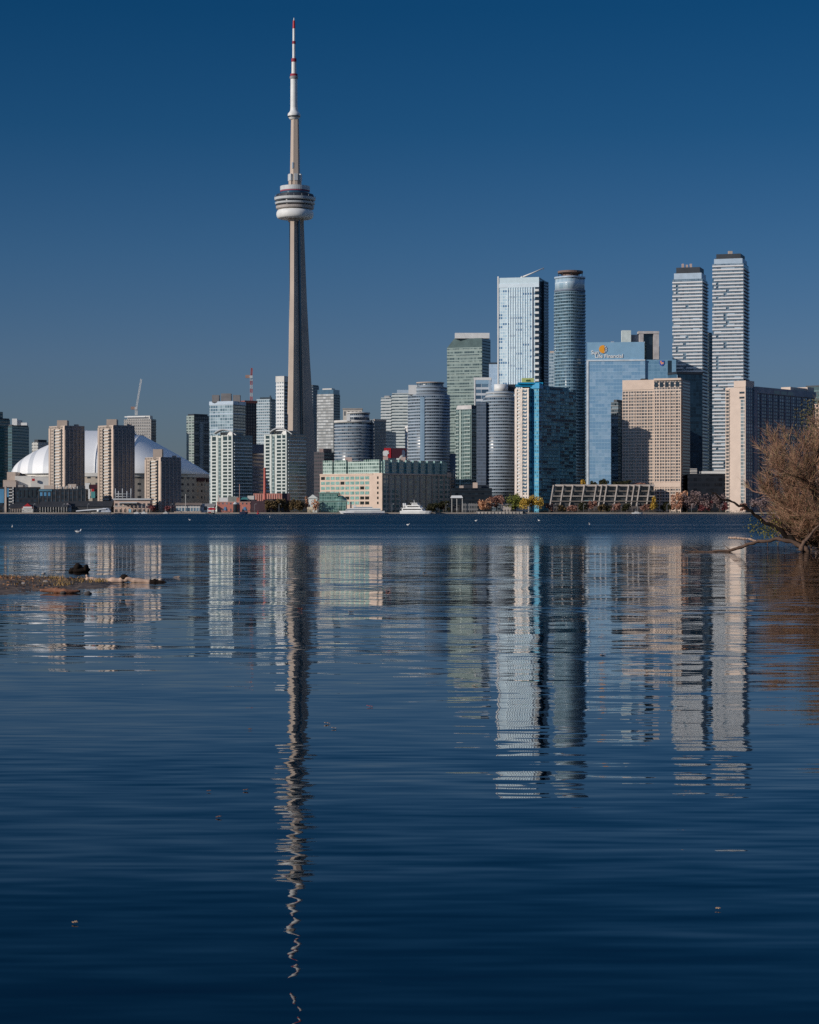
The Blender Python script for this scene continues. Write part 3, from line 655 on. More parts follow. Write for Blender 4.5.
# ---- green glazed terminal
def terminal():
    Y = 2062; q = quad(382, 320, 450.5, Y, 42); zt = Z(474, Y)
    b = Bld('terminal_building', 'long beige warehouse with rows of green windows and glass upper floors', 'building', q)
    GW = plain('green_window', (.24, .42, .38), .08, .35, .5); GD = plain('dark_window', (.02, .03, .03), .1)
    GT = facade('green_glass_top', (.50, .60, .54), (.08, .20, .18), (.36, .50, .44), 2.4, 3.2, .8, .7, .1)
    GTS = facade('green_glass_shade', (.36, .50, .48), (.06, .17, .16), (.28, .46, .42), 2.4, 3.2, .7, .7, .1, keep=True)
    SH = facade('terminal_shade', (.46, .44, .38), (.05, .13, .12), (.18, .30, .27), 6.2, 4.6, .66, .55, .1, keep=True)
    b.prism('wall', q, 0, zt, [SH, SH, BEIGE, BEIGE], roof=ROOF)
    A = Vector(q[3]); C = Vector(q[0]); d = C - A; ln = d.length; nr = Vector((d.y, -d.x)).normalized()
    fh = 5.05 * Y / F; first = True
    Wd = ln * .064; Wh = fh * .62
    def win(t, zc, wd, hh, m):
        p = A + d * t; u = d.normalized() * wd / 2
        return [tuple(p - u + nr * .1), tuple(p + u + nr * .1), tuple(p + u - nr * .3), tuple(p - u - nr * .3)]
    base = None
    for m in range(6):
        for k in range(10):
            t = .05 + k * .0795; zc = zt - 3.4 - m * fh
            dark = (m >= 4 and k >= 8) or (k * 7 + m * 5) % 11 == 0
            key = GD if dark else GW
            me = prism_mesh('window', win(t, 0, Wd, Wh, key), zc - Wh / 2 - (zt - 3.4), zc + Wh / 2 - (zt - 3.4), key, (b.o[0], b.o[1], 0), key)
            link('window', me, b.root, (0, 0, zt - 3.4))
    for m in range(6):
        zc = zt - 3.4 - m * fh
        link('corner_window', prism_mesh('corner_window', win(.935, 0, Wd * .38, 1, GD), zc - 1.2, zc + 1.2, GD, b.o, GD), b.root)
    b.strip('corner_bay', q, 3, .86, 1.0, 0, zt + 1.0, .06, BEIGE); b.strip('cornice', q, 3, 0, .86, zt - .6, zt + .7, .5, BEIGE)
    b.piers('pier', q, 0, 12, 1.6, 0, zt + .6, .4, plain('stone_pier', (.40, .33, .27))); b.strip('cornice', q, 0, 0, 1, zt - .6, zt + .7, .6, BEIGE)
    b.strip('end_pier', q, 0, .94, 1, zt - 2, zt + 2.5, .9, BEIGE)
    # glass upper storeys, stepped bays
    q2 = offset(q, -2.2); z2 = Z(461, Y)
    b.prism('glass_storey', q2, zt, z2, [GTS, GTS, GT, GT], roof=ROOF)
    for t0, t1 in ((.02, .18), (.22, .42), (.72, .98)): b.strip('glass_bay', q2, 3, t0, t1, zt, z2 + 1.5, 2.0, [GT, GT, GT, GT])
    for k in range(9): b.strip('glass_bay', q2, 0, .02 + k * .109, .02 + k * .109 + .06, zt, z2 + 1.2, 1.8, GTS)
    for a, c, h in ((345, 352, 456.2), (383, 388, 455.5), (401, 405.5, 456)):
        b.prism('roof_box', front(a, c, Y + 40, 8), z2, Z(h, Y), plain('pinkish_box', (.55, .42, .37)))
    dish = lathe('satellite_dish', [(.3, 0), (2.0, .5), (3.4, 1.9), (3.2, 1.9), (1.8, .7), (.2, .3)], WHITE, b.root, 20, (X(403, Y) - b.o[0], -12, z2 + 3.4)); dish.rotation_euler = (R(-40), R(-40), 0)
terminal()
Y = 2015
pv = Bld('glass_pavilion', 'rounded sea green glass pavilion at the quay before the terminal', 'pavilion', front(319, 346, Y, 22))
GP = facade('sea_green_panes', (.30, .46, .40), (.05, .20, .17), (.22, .42, .36), 2.2, 2.6, .86, .8, .1)
pv.prism('wall', front(319, 346, Y, 22), 0, Z(501, Y), GP); pv.prism('upper_storey', front(319.5, 338, Y + 1, 20), Z(501, Y), Z(493, Y), GP)
pv.slabs('roof_edge', front(319, 346, Y, 22), Z(501.4, Y), Z(499, Y), 9, .8, .7, plain('seafoam', (.32, .46, .40)))
pv.slabs('roof_edge', front(319.5, 338, Y + 1, 20), Z(493.2, Y), Z(490, Y), 9, .8, .7, plain('seafoam', (.32, .46, .40)))
V, Fc = [], []
p5 = circ(333, 347, Y + 6, 24); pv.prism('bow_glazing', p5, 0, Z(498.5, Y), GP, smooth=True); pv.prism('bow_roof', p5, Z(498.5, Y), Z(495.5, Y), plain('seafoam_glass', (.14, .28, .24), .2), tops=offset(p5, -4), smooth=True)

# ================================================================== centre and right of the skyline
Y = 2760; q = quad(482, 447, 490.5, Y, 22)
b = Bld('office_tower', 'grey green glass office tower with sloped shoulder and white cap', 'office tower', q)
GG = facade('grey_green_office', (.27, .35, .33), (.08, .15, .14), (.34, .42, .38), 2.2, 3.9, .9, .62, .12, third=(.04, .07, .07), p3=.36)
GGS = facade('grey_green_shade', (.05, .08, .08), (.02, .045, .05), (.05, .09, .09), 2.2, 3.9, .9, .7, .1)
b.prism('wall', q, 0, Z(347, Y), [GGS, GGS, GG, GG]); b.slabs('floor_band', q, 40, Z(348, Y), 7.8, .7, .15, plain('celadon', (.36, .43, .39)))
q2 = [q[0], q[1], q[2], tuple(Vector(q[3]).lerp(Vector(q[0]), .2))]
b.prism('shoulder', q, Z(347, Y), Z(338, Y), [GGS, GGS, GGS, plain('dark_green_slope', (.10, .15, .15), .2)], tops=[q[0], q[1], tuple(Vector(q[2]).lerp(Vector(q[1]), .22)), q2[3]])
b.prism('white_cap', front(455, 489.5, Y + 6, 12), Z(338, Y), Z(332.5, Y), WHITE)
Y = 2420; q = front(474, 491, Y, 24, -3)
b = Bld('glass_block', 'blue glass block with white frame, in front of the grey green office tower', 'building', q)
BW = facade('blue_white_rows', (.60, .64, .68), (.05, .12, .22), (.18, .30, .42), 8, 6.5, .95, .62, .1)
b.prism('wall', q, 0, Z(380, Y), BW); b.prism('roof_frame', offset(q, .4), Z(380, Y), Z(377.5, Y), WHITE); b.prism('glass_crown', offset(q, .2), Z(384, Y), Z(380, Y), plain('sky_glass', (.30, .45, .58), .1, .1))
b.strip('edge_frame', q, 0, 0, .08, 0, Z(380, Y), .5, WHITE); b.strip('edge_frame', q, 0, .86, 1, 0, Z(380, Y), .5, PALEBL)
Y = 2560; q = front(489, 498, Y, 20, -4); b = Bld('slab_tower', 'narrow plain pale blue slab left of the tall bright glass tower', 'tower', q)
b.prism('wall', q, 0, Z(364, Y), facade('pale_blue_slab', (.40, .50, .62), (.34, .45, .58), (.42, .52, .64), 2.5, 7, .85, .9, keep=True)); b.prism('roof_cap', offset(q, .4), Z(364, Y), Z(362.5, Y), DKMET)

# ---- slender condominium and its dark right face
Y = 2170; q = quad(471.5, 456, 478, Y, 42)
b = Bld('condo_tower', 'slender green glass condominium between the two round towers, notched white top', 'condominium', q)
SG = facade('slim_green_rows', (.18, .25, .24), (.025, .06, .06), (.11, .19, .18), 2.2, 3.7, .7, .55)
b.prism('wall', q, 0, Z(409, Y), [SHG, SHG, SG, SG]); b.prism('penthouse', q, Z(409, Y), Z(405, Y), [DKMET, DKMET, DKMET, plain('cap_grey', (.5, .48, .46))], tops=offset(q, -1.0))
b.bands('balcony', q, 3, .0, .2, 21.8, Z(412, Y), 3.7, 1.0, .8, plain('green_balcony', (.38, .44, .41))); b.bands('balcony', q, 3, .55, .95, 21.8, Z(412, Y), 3.7, 1.0, .9, plain('green_balcony', (.38, .44, .41)))
b.strip('pier', q, 3, .24, .34, 0, Z(410, Y), .5, plain('celadon', (.36, .43, .39)))
b.bands('floor_band', q, 0, 0, 1, 20, Z(412, Y), 3.7, .7, .4, DKMET)

# ---- second round tower
Y = 2120; p = circ(483, 516, Y + 16)
b = Bld('round_tower', 'round silver tower with dark blue flank, left of the bright teal condominium', 'tower', p)
b.prism('wall', p, 0, Z(397, Y), RND2, smooth=True); ringed(b, p, 20.7, Z(400, Y), 3.1, .9, .5, plain('silver_band', (.42, .45, .48), .35))
p2 = circ(486, 514, Y + 16); b.prism('upper_drum', p2, Z(397, Y), Z(391, Y), RND, smooth=True); ringed(b, p2, Z(396.5, Y), Z(391, Y), 3.1, 1.2, .6, WGREY)
p3 = circ(494, 508, Y + 16); b.prism('white_drum', p3, Z(391, Y), Z(383.5, Y), WHITE, smooth=True); b.prism('roof_plant', front(505, 516, Y + 22, 8), Z(391, Y), Z(383, Y), DKMET)
q = quad(486, 476.5, 490, Y + 2, 20)
DB = facade('dark_blue_slab', (.07, .10, .15), (.015, .035, .07), (.05, .09, .15), 2.4, 3.1, .92, .6, .08)
b.prism('side_slab', q, 0, Z(402, Y), DB); b.slabs('side_band', q, 20, Z(403, Y), 3.1, .4, .3, plain('deep_slate', (.075, .105, .155)))

# ---- beige, teal and dark condominium with blue cap
Y = 2072; q = quad(529, 515, 576, Y, 36)
b = Bld('condo_tower', 'dark teal condominium with beige front, bright blue edge and blue roof cap', 'condominium', q)
BF = facade('beige_front_rows', (.72, .62, .54), (.05, .12, .13), (.26, .36, .36), 3.4, 3.35, .5, .5)
DT = facade('dark_teal_rows', (.10, .26, .32), (.05, .19, .25), (.19, .50, .58), 2.6, 3.35, .82, .66, .5, third=(.02, .05, .08), p3=.28, spec=.1, keep=True)
BT = facade('bright_teal_panes', (.10, .42, .60), (.04, .25, .40), (.30, .55, .62), 2.0, 3.35, .7, .6, .08)
BLUE = plain('bright_blue_panel', (.015, .30, .55), .4, .08)
b.prism('wall', q, 0, Z(388, Y), [DT, DT, BF, BF])
for t0, t1 in ((0, .16), (.40, .52), (.88, 1.0)): b.strip('beige_pier', q, 3, t0, t1, 0, Z(389, Y), .6, plain('warm_white', (.74, .64, .56)))
b.bands('balcony', q, 3, .2, .38, 20, Z(390, Y), 3.35, 1.1, .8, WHITE); b.bands('window_band', q, 3, .55, .86, 20, Z(390, Y), 3.35, 1.5, .15, BLGL)
# teal bay stands out from the shaded side so that its edge catches the sun
t = R(36); C = Vector(q[0]); u = Vector((sin(t), cos(t))); l = Vector((-cos(t), sin(t)))
bay = [tuple(C + u * 5.5 - l * 7.4), tuple(C + u * 10 - l * 7.4), tuple(C + u * 10 + l * .5), tuple(C + u * 5.5 + l * .5)]
b.prism('teal_bay', bay, 0, Z(388.5, Y), [DT, DT, DT, BT]); b.slabs('bay_sill', bay, 20, Z(390, Y), 3.35, .5, .25, BLUE)
b.bands('balcony_edge', q, 0, .25, .62, 10, Z(391, Y), 3.35, .45, .7, plain('teal_edge', (.18, .36, .42)))
b.bands('balcony_edge', q, 0, .66, .98, 10, Z(395, Y), 3.35, .45, .9, plain('teal_edge', (.18, .36, .42)))
b.prism('blue_cap', offset(bay, 1.2), Z(388.5, Y), Z(383, Y), BLUE)
b.prism('blue_cap', front(516, 541, Y + 3, 10), Z(386.5, Y), Z(384, Y), BLUE); b.prism('blue_cap', front(518, 543, Y + 1, 12), Z(384, Y), Z(382.2, Y), BLUE)
b.prism('penthouse', offset(q, -5), Z(388, Y), Z(384, Y), DT)
b.prism('rooftop_sign_box', front(522, 534, Y + 16, 7), Z(386, Y), Z(377, Y), plain('lime_panel', (.50, .58, .22)))
for i in range(4): b.prism('sign_mark', front(526 + i * 1.1, 526.8 + i * 1.1, Y + 15.6, .3), Z(380.3, Y), Z(378.8 - .3 * (i % 2), Y), plain('dark_green_mark', (.05, .12, .03)))

# ---- tall bright glass tower with roof crane
Y = 2520; q = quad(539, 497.5, 547.5, Y, 13)
b = Bld('glass_tower', 'tall bright pale glass tower with a saw edge of balconies and a roof boom', 'tower', q)
ZF = facade('bright_glass_panes', (.72, .83, .88), (.46, .65, .77), (.72, .85, .92), 2.6, 3.4, .8, .74, .12, third=(.12, .25, .42), p3=.18, keep=True)
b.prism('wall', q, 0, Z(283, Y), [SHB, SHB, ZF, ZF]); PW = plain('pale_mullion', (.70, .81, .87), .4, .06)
b.prism('crown_screen', q, Z(283, Y), Z(277, Y), [SHB, SHB, PW, plain('crown_glass', (.64, .77, .82), .25, .05)])
b.piers('mullion', q, 3, 11, .8, 30, Z(287, Y), .7, PW, .24, .84); b.strip('crown_band', q, 3, 0, 1, Z(287, Y), Z(283, Y), .4, PW)
b.strip('dark_groove', q, 3, .845, .865, 20, Z(287, Y), .8, plain('slate_blue', (.16, .20, .26))); b.strip('white_edge', q, 3, 0, .03, 20, Z(275.5, Y), .8, WHITE)
b.strip('balcony_recess', q, 3, .905, .995, 20, Z(287, Y), .25, DKGL); b.bands('balcony', q, 3, .905, 1, 22, Z(287, Y), 6.4, 2.6, 1.6, WHITE)
b.slabs('floor_band', q, 30, Z(288, Y), 13.6, .4, .1, PW)
q2 = quad(544, 540, 548.5, Y + 18, 30); b.prism('rear_block', q2, 0, Z(279.5, Y), SHB); b.bands('rear_balcony', q2, 0, 0, 1, 30, Z(281, Y), 3.4, .9, .7, PALEBL)
boom = empty('roof_boom', 'thin white maintenance boom reaching up from the bright glass tower roof', 'boom', (X(521, Y), Y + 10, Z(277, Y)))
tube('arm', [(0, 0, 0), (X(532, Y) - X(521, Y), 0, Z(272.5, Y) - Z(277, Y)), (X(544.5, Y) - X(521, Y), 0, Z(267, Y) - Z(277, Y))], [1.1, .8, .55], WHITE, boom, 6)
tube('post', [(2, 0, -1), (2, 0, 2)], 1.2, WGREY, boom, 8); tube('tip_hook', [(X(544, Y) - X(521, Y), 0, Z(267.3, Y) - Z(277, Y)), (X(544, Y) - X(521, Y), 0, Z(268.6, Y) - Z(277, Y))], .4, GREYMET, boom, 6)
Y = 2486; q = front(549, 556, Y, 16, -5); b = Bld('slab_tower', 'narrow light blue tower between the bright glass tower and the rounded tower', 'tower', q)
b.prism('wall', q, 0, Z(353, Y), facade('light_blue_rows', (.48, .58, .66), (.16, .32, .44), (.40, .54, .64), 2.4, 3.6, .85, .7)); b.slabs('floor_band', q, 40, Z(354, Y), 7.2, .6, .15, PALEBL); b.prism('penthouse', offset(q, -1), Z(353, Y), Z(351, Y), TAN2)

# ---- rounded tower with ring crown
Y = 2440
def rounded(l, r, Y, n=5, rad=.32, th=40):
    cx = X((l + r) / 2, Y); hw = (r - l) / 2 * Y / F; out = []
    a = hw * .82; rr = a * rad * 2
    for qd in range(4):
        for i in range(n + 1):
            an = R(qd * 90 + 90 * i / n); sx_ = 1 if qd in (0, 3) else -1; sy_ = 1 if qd in (0, 1) else -1
            x, y = sx_ * (a - rr) + rr * cos(an), sy_ * (a - rr) + rr * sin(an)
            out.append((cx + x * cos(R(th)) - y * sin(R(th)), Y + hw + x * sin(R(th)) + y * cos(R(th))))
    return out
p = rounded(554.5, 587.5, Y)
b = Bld('rounded_tower', 'tall rounded tower with striped balconies and a brown ring crown', 'tower', p)
RT = facade('rounded_rows', (.22, .32, .38), (.02, .06, .09), (.10, .20, .27), 2.6, 3.5, .85, .6, .08)
b.prism('wall', p, 0, Z(290, Y), RT, smooth=True); b.slabs('balcony', p, 31.1, Z(293, Y), 3.5, 1.15, .7, plain('blue_white_balcony', (.28, .40, .47), .4), smooth=True)
p2 = offset(p, -.6); b.prism('glass_crown', p2, Z(290, Y), Z(276, Y), facade('crown_panes', (.5, .6, .66), (.26, .40, .50), (.44, .56, .64), 3, 7.5, .9, .85, keep=True), smooth=True)
b.prism('crown_rim', offset(p, .2), Z(277.2, Y), Z(275.4, Y), PALEBL, smooth=True); b.prism('crown_belt', offset(p, .3), Z(290.5, Y), Z(288.6, Y), plain('slate_blue', (.16, .20, .26)), smooth=True)
cx_, cy_ = X(571.5, Y), Y + 17
lathe('ring_crown', [(9, Z(275.5, Y)), (9, Z(273, Y)), (14, Z(271.6, Y)), (14, Z(269.6, Y)), (12.5, Z(269.6, Y)), (11, Z(272, Y))], plain('brown_ring', (.20, .14, .12)), b.root, 28, (cx_ - b.o[0], cy_ - b.o[1], 0), smooth=False)
for i in range(8): tube('ring_post', [(cx_ - b.o[0] + 12.8 * cos(i * pi / 4), cy_ - b.o[1] + 12.8 * sin(i * pi / 4), Z(276, Y)), (cx_ - b.o[0] + 13.2 * cos(i * pi / 4), cy_ - b.o[1] + 13.2 * sin(i * pi / 4), Z(271, Y))], .35, DKMET, b.root, 5)

# ---- pale blue office building with lettering
Y = 2380; q = front(586.5, 675, Y, 46, -6); b = Bld('office_building', 'wide sky blue glass office building with white lettering and an orange sun emblem', 'office building', q)
o = b.o
SLF = facade('sky_blue_panes', (.33, .49, .65), (.21, .38, .55), (.33, .49, .65), 3.2, 3.8, .96, .9, .10, third=(.20, .37, .55), p3=.35, keep=True)  # darker pane groups colour in faint reflection bands
SLR = facade('steel_blue_panes', (.22, .38, .52), (.13, .27, .40), (.20, .36, .50), 3.2, 3.8, .95, .88, .10, keep=True)
a0 = Vector(q[0]); dd = Vector(q[1]) - a0
mid = tuple(a0 + dd * ((644.5 - 586.5) / 88.5)); nb = Vector((-dd.y, dd.x)).normalized() * 46
left = [q[0], mid, tuple(Vector(mid) + nb), q[3]]; right = [mid, q[1], q[2], tuple(Vector(mid) + nb)]
b.prism('wall', left, 0, Z(360.5, Y), [SLF, SLR, SLF, SLF]); up = offset(left, -.8)
b.prism('upper_wall', up, Z(360.5, Y), Z(342.3, Y), [plain('sky_blue_panel', (.25, .43, .59), .25, .06), SHB, SLF, SLF])
right2 = [tuple(Vector(v) + nb.normalized() * 2.5) for v in right[:2]] + right[2:]
b.prism('side_wall', right2, 0, Z(360, Y), SLR); b.strip('white_edge', left, 0, 0, .035, 0, Z(360.5, Y), .7, plain('ice_white', (.62, .68, .72), .4)); b.strip('white_ledge', left, 0, 0, 1, Z(361.2, Y), Z(359.8, Y), .7, plain('ice_white', (.62, .68, .72), .4))
b.bands('floor_line', left, 0, .04, 1, 30, Z(364, Y), 7.6, .3, .12, plain('steel_line', (.36, .55, .68), .3))
for e_ in (1, 3): b.strip('roof_trim', up, e_, 0, 1, Z(343, Y), Z(342, Y), .4, PALEBL)
b.strip('dark_slot', right2, 0, .73, .86, Z(373, Y), Z(361, Y), .1, DKGL)
WHT = plain('letter_white', (.85, .85, .82), .5, .02); ORG = plain('emblem_orange', (.85, .36, .03), .5, .03)
th9 = R(-6)
def onface(px, py, out=.5):
    """point on the office front"""
    A = Vector(up[0]); D = (Vector(up[1]) - A).normalized(); k = (px - CX) / F
    s = (k * A.y - A.x) / (D.x - k * D.y); P = A + D * s; nn_ = Vector((D.y, -D.x)) * out
    return Vector((P.x + nn_.x - o[0], P.y + nn_.y - o[1], Z(py, P.y)))
def letters(txt, px, py, size, wide):
    cu = bpy.data.curves.new('lettering', 'FONT'); cu.body = txt; cu.size = size; cu.extrude = .15; cu.offset = .09
    tmp = bpy.data.objects.new('lettering_curve', cu); COL.objects.link(tmp); bpy.context.view_layer.update()
    me = bpy.data.meshes.new_from_object(tmp.evaluated_get(bpy.context.evaluated_depsgraph_get())); wx = tmp.dimensions.x
    bpy.data.objects.remove(tmp); bpy.data.curves.remove(cu); me.materials.clear(); me.materials.append(WHT)
    ob = link('lettering', me, b.root); ob.location = onface(px, py); ob.rotation_euler = (R(90), 0, th9); ob.scale = (wide * Y / F / wx, 1, 1)
letters('Sun', 591, 354.2, 5.6, 7.6); letters('Life Financial', 594.8, 357.9, 5.6, 27.6)
V, Fc = [], []; ec = onface(603, 349.2)
for i in range(25):
    an = R(70 + 225 * i / 24); V.append((4.3 * cos(an), -.3, 4.3 * sin(an)))
V2 = [(x, .1, z_) for x, y, z_ in V]; n = 25
Fc = [tuple(range(n)), tuple(range(2 * n - 1, n - 1, -1))] + [(i, n + i, n + (i + 1) % n, (i + 1) % n) for i in range(n)]
e = link('sun_emblem', mesh('sun_emblem', V + V2, Fc, ORG), b.root, ec); e.rotation_euler = (0, 0, th9)
for k in range(4):
    r0, r1 = 2.5 + .1 * k, 4.3; P = []
    for i in range(7):
        an = R(58 - 34 * k - 22 * i / 6); P.append((r1 * cos(an), r1 * sin(an)))
    for i in range(7):
        an = R(58 - 34 * k - 22 + 22 * i / 6); P.append((r0 * cos(an), r0 * sin(an)))
    n = 14; V = [(x, -.3, z_) for x, z_ in P] + [(x, .1, z_) for x, z_ in P]
    Fc = [tuple(range(n)), tuple(range(2 * n - 1, n - 1, -1))] + [(i, n + i, n + (i + 1) % n, (i + 1) % n) for i in range(n)]
    g = link('emblem_ray', mesh('emblem_ray', V, Fc, plain('emblem_pale', (.62, .60, .62), .5, .03)), b.root, ec); g.rotation_euler = (0, 0, th9)
# shield emblem of a pale animal on blue, on the lower right wing
def flat(name, P, y0, y1, m, loc):
    n = len(P); V = [(x, y0, z_) for x, z_ in P] + [(x, y1, z_) for x, z_ in P]
    Fc = [tuple(range(n)), tuple(range(2 * n - 1, n - 1, -1))] + [(i, n + i, n + (i + 1) % n, (i + 1) % n) for i in range(n)]
    g = link(name, mesh(name, V, Fc, m), b.root, loc); g.rotation_euler = (0, 0, th9)
A = Vector(right2[0]); D = (Vector(right2[1]) - A).normalized(); k = (661.8 - CX) / F; s = (k * A.y - A.x) / (D.x - k * D.y); P0 = A + D * s
lc = Vector((P0.x + D.y * .5 - o[0], P0.y - D.x * .5 - o[1], Z(363.4, Y)))
flat('shield_emblem', [(-2.4, 2.6), (2.4, 2.6), (2.4, -1), (1.4, -2.6), (0, -3.2), (-1.4, -2.6), (-2.4, -1)][::-1], -.2, .2, plain('shield_blue', (.04, .10, .45), .5, .03), lc)
flat('shield_figure', [(-1.8, 2.2), (-.4, 2.4), (.1, .6), (1.6, 1.0), (2.0, .2), (1.7, -1.1), (.4, -1.0), (.2, -2.0), (-.8, -1.2), (-1.5, -.1)][::-1], -.35, -.22, plain('shield_salmon', (.80, .36, .25), .5, .03), lc)
b.prism('roof_vent', front(611, 614, Y + 10, 4), Z(342.3, Y), Z(340.9, Y), OFFW)
# frame topped building behind
Y = 2440; q = quad(645, 621, 659.5, Y, 20); b = Bld('office_tower', 'tower top with white box and pale square frame, behind the sky blue office building', 'tower', q)
b.prism('wall', q, 0, Z(342, Y), facade('dark_green_blue', (.06, .09, .10), (.012, .03, .04), (.05, .10, .11), 3, 3.8, .8, .7))
b.prism('white_box', front(622, 631, Y + 4, 10), Z(342, Y), Z(330, Y), plain('mint_white', (.62, .70, .68))); b.prism('dark_box', front(631, 641, Y + 10, 10), Z(342, Y), Z(334, Y), plain('slate_blue', (.16, .20, .26)))
FR = plain('frame_grey', (.50, .47, .46), .7)
b.prism('frame_leg', front(639.5, 643.5, Y + 2, 14), Z(360, Y), Z(333.5, Y), FR); b.prism('frame_leg', front(653.5, 659, Y + 2, 14), Z(360, Y), Z(333.5, Y), FR)
b.prism('frame_beam', front(638.5, 659.2, Y + 1.5, 15), Z(333.5, Y), Z(331, Y), FR); b.prism('dark_infill', front(643.5, 653.5, Y + 6, 8), Z(360, Y), Z(333.6, Y), DKGL)

# ---- tan hotel like tower, narrow dark tower at its left, blue slab behind
Y = 2130; q = quad(618, 611, 631, Y + 45, 30); b = Bld('glass_tower', 'narrow dark grey glass tower tucked against the tan tower with square windows', 'tower', q)
Y2 = Y + 45
b.prism('wall', q, 0, Z(402, Y2), facade('dark_grey_panes', (.10, .13, .15), (.02, .04, .055), (.14, .19, .23), 2.6, 3.3, .85, .6, .08, third=(.22, .29, .33), p3=.2)); b.slabs('floor_band', q, 20, Z(404, Y2), 3.3, .5, .35, GREYMET)
b.prism('penthouse', offset(q, -2), Z(402, Y2), Z(399.5, Y2), DKMET)
q = quad(682.5, 622.5, 690, Y, 20)
b = Bld('apartment_tower', 'wide tan tower with square window grid and dark right side, above the terraces', 'apartment tower', q)
TG = facade('tan_grid', (.74, .585, .47), (.05, .05, .055), (.20, .19, .18), 2.7, 3.05, .84, .62, .3)
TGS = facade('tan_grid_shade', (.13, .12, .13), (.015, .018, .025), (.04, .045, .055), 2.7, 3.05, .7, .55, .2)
zt = Z(379.5, Y)
b.prism('wall', q, 0, zt, [TGS, TGS, TG, TG]); PT = plain('tan_pier', (.71, .56, .455), .85, .06)
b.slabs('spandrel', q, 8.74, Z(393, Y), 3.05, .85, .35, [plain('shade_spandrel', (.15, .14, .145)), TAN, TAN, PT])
b.piers('pier', q, 3, 6, .5, 0, Z(391, Y), .45, PT, 0, .53); b.piers('pier', q, 3, 6, .8, 0, Z(391, Y), 4.4, PT, .545, .99)
b.strip('projecting_bay', q, 3, .54, .99, 0, Z(381, Y), 3.9, [TG, TG, TG, TG]); b.bands('bay_spandrel', q, 3, .54, .99, 8.74, Z(393, Y), 3.05, .8, 4.2, PT)
b.strip('blank_parapet', q, 3, 0, .53, Z(389, Y), zt + .4, .6, PT); b.strip('bay_parapet', q, 3, .54, .99, Z(380.2, Y), Z(378.2, Y), 4.6, PT)
for k in range(5): b.strip('louver_opening', q, 3, .55 + k * .088, .55 + k * .088 + .06, Z(387, Y), Z(382, Y), 4.05, DKGL)
b.strip('plain_course', q, 3, .54, .99, Z(487, Y), Z(482.5, Y), 4.55, PT); b.prism('roof_box', front(641, 648, Y + 22, 6), zt, Z(377.2, Y), DKMET)
Y = 2235; q = quad(677, 668, 702.5, Y, 72); b = Bld('dark_slab', 'plain dark navy slab tower right of the tan tower with square windows', 'tower', q)
b.prism('wall', q, 0, Z(374, Y), [facade('navy_panes', (.03, .075, .12), (.022, .06, .105), (.03, .08, .135), 3, 3.6, .95, .9, .6, spec=.08), DKGL, DKGL, BLGL], tops=None)
b.slabs('floor_line', q, 20, Z(376, Y), 14.4, .3, .08, plain('navy_line', (.02, .05, .08))); b.prism('roof_parapet', offset(q, .3), Z(374, Y), Z(371.5, Y), DKMET); b.strip('lit_edge', q, 0, 0, .02, 20, Z(375, Y), .5, PALEBL)

# ---- the two tall striped towers
def striped(label, cpx, lpx, rpx, band_t, glass_t, cap_t, Y, seed):
    q = quad(cpx, lpx, rpx, Y, 17)
    b = Bld('striped_tower', label, 'tower', q, 'pair of tall striped towers')
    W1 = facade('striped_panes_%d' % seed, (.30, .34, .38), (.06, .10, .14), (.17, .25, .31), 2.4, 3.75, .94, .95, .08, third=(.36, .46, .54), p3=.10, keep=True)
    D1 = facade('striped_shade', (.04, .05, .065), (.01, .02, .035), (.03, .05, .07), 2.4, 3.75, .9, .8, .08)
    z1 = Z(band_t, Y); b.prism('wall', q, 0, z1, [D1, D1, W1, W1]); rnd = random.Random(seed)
    SW = plain('stripe_white', (.72, .71, .71), .5, .05); fh = 3.75; z = 12; k = 0; cache = {}
    while z < z1 - 2 and k < 98:
        # balconies stop and start floor by floor, which breaks the stripes up
        a = rnd.choice((0, 0, 0, 0, 0, .05)); gaps = rnd.choice((None, None, None, None, (.12, .20), (.36, .46), (.44, .54)))
        key = (a, gaps)
        segs = [(a, 1.0)] if gaps is None else [(a, gaps[0]), (gaps[1], 1.0)]
        V, Fc = [], []
        if key not in cache:
            cache[key] = [prism_mesh('balcony', on_edge(q, 3, s0, s1, 1.4, .3), 0, 1.5, SW, b.o, SW) for s0, s1 in segs]
        for me in cache[key]: link('balcony', me, b.root, (0, 0, z))
        z += fh; k += 1
    b.bands('side_balcony', q, 0, 0, 1, 12, z1 - 3, fh, 1.1, 1.3, plain('side_balcony_grey', (.50, .51, .53)))
    b.prism('glass_storey', offset(q, -1.4), z1, Z(glass_t, Y), PALEBL); b.prism('dark_crown', offset(q, -3.5), Z(glass_t, Y), Z(cap_t, Y), DKMET)
    b.slabs('crown_edge', offset(q, -2.6), Z(glass_t, Y), Z(glass_t, Y) + 1, 9, .8, 0, DKMET)
    return b, q, Z(cap_t, Y)
b, q, zc = striped('tall white striped tower, shorter of the striped pair', 702.5, 672.5, 707.5, 278.5, 272.5, 266.5, 2420, 3)
for i, (a, h) in enumerate(((682, 262.5), (686, 263.5), (690, 262.5))): b.prism('roof_mast_box', front(a, a + 2, 2432, 3), zc - 1, Z(h, 2420), plain('pinkish_box', (.55, .42, .37)))
b, q, zc = striped('tall white striped tower, taller of the striped pair with small light roof hut', 743.5, 712.5, 748.5, 263, 258, 253, 2360, 9)
b.prism('roof_hut', front(728.5, 732.5, 2374, 4), zc - 1, Z(249.5, 2360), TAN2)
Y = 2600; q = quad(709, 704, 712.5, Y, 40); b = Bld('glass_tower', 'sliver of dark teal tower visible between the two tall striped towers', 'tower', q)
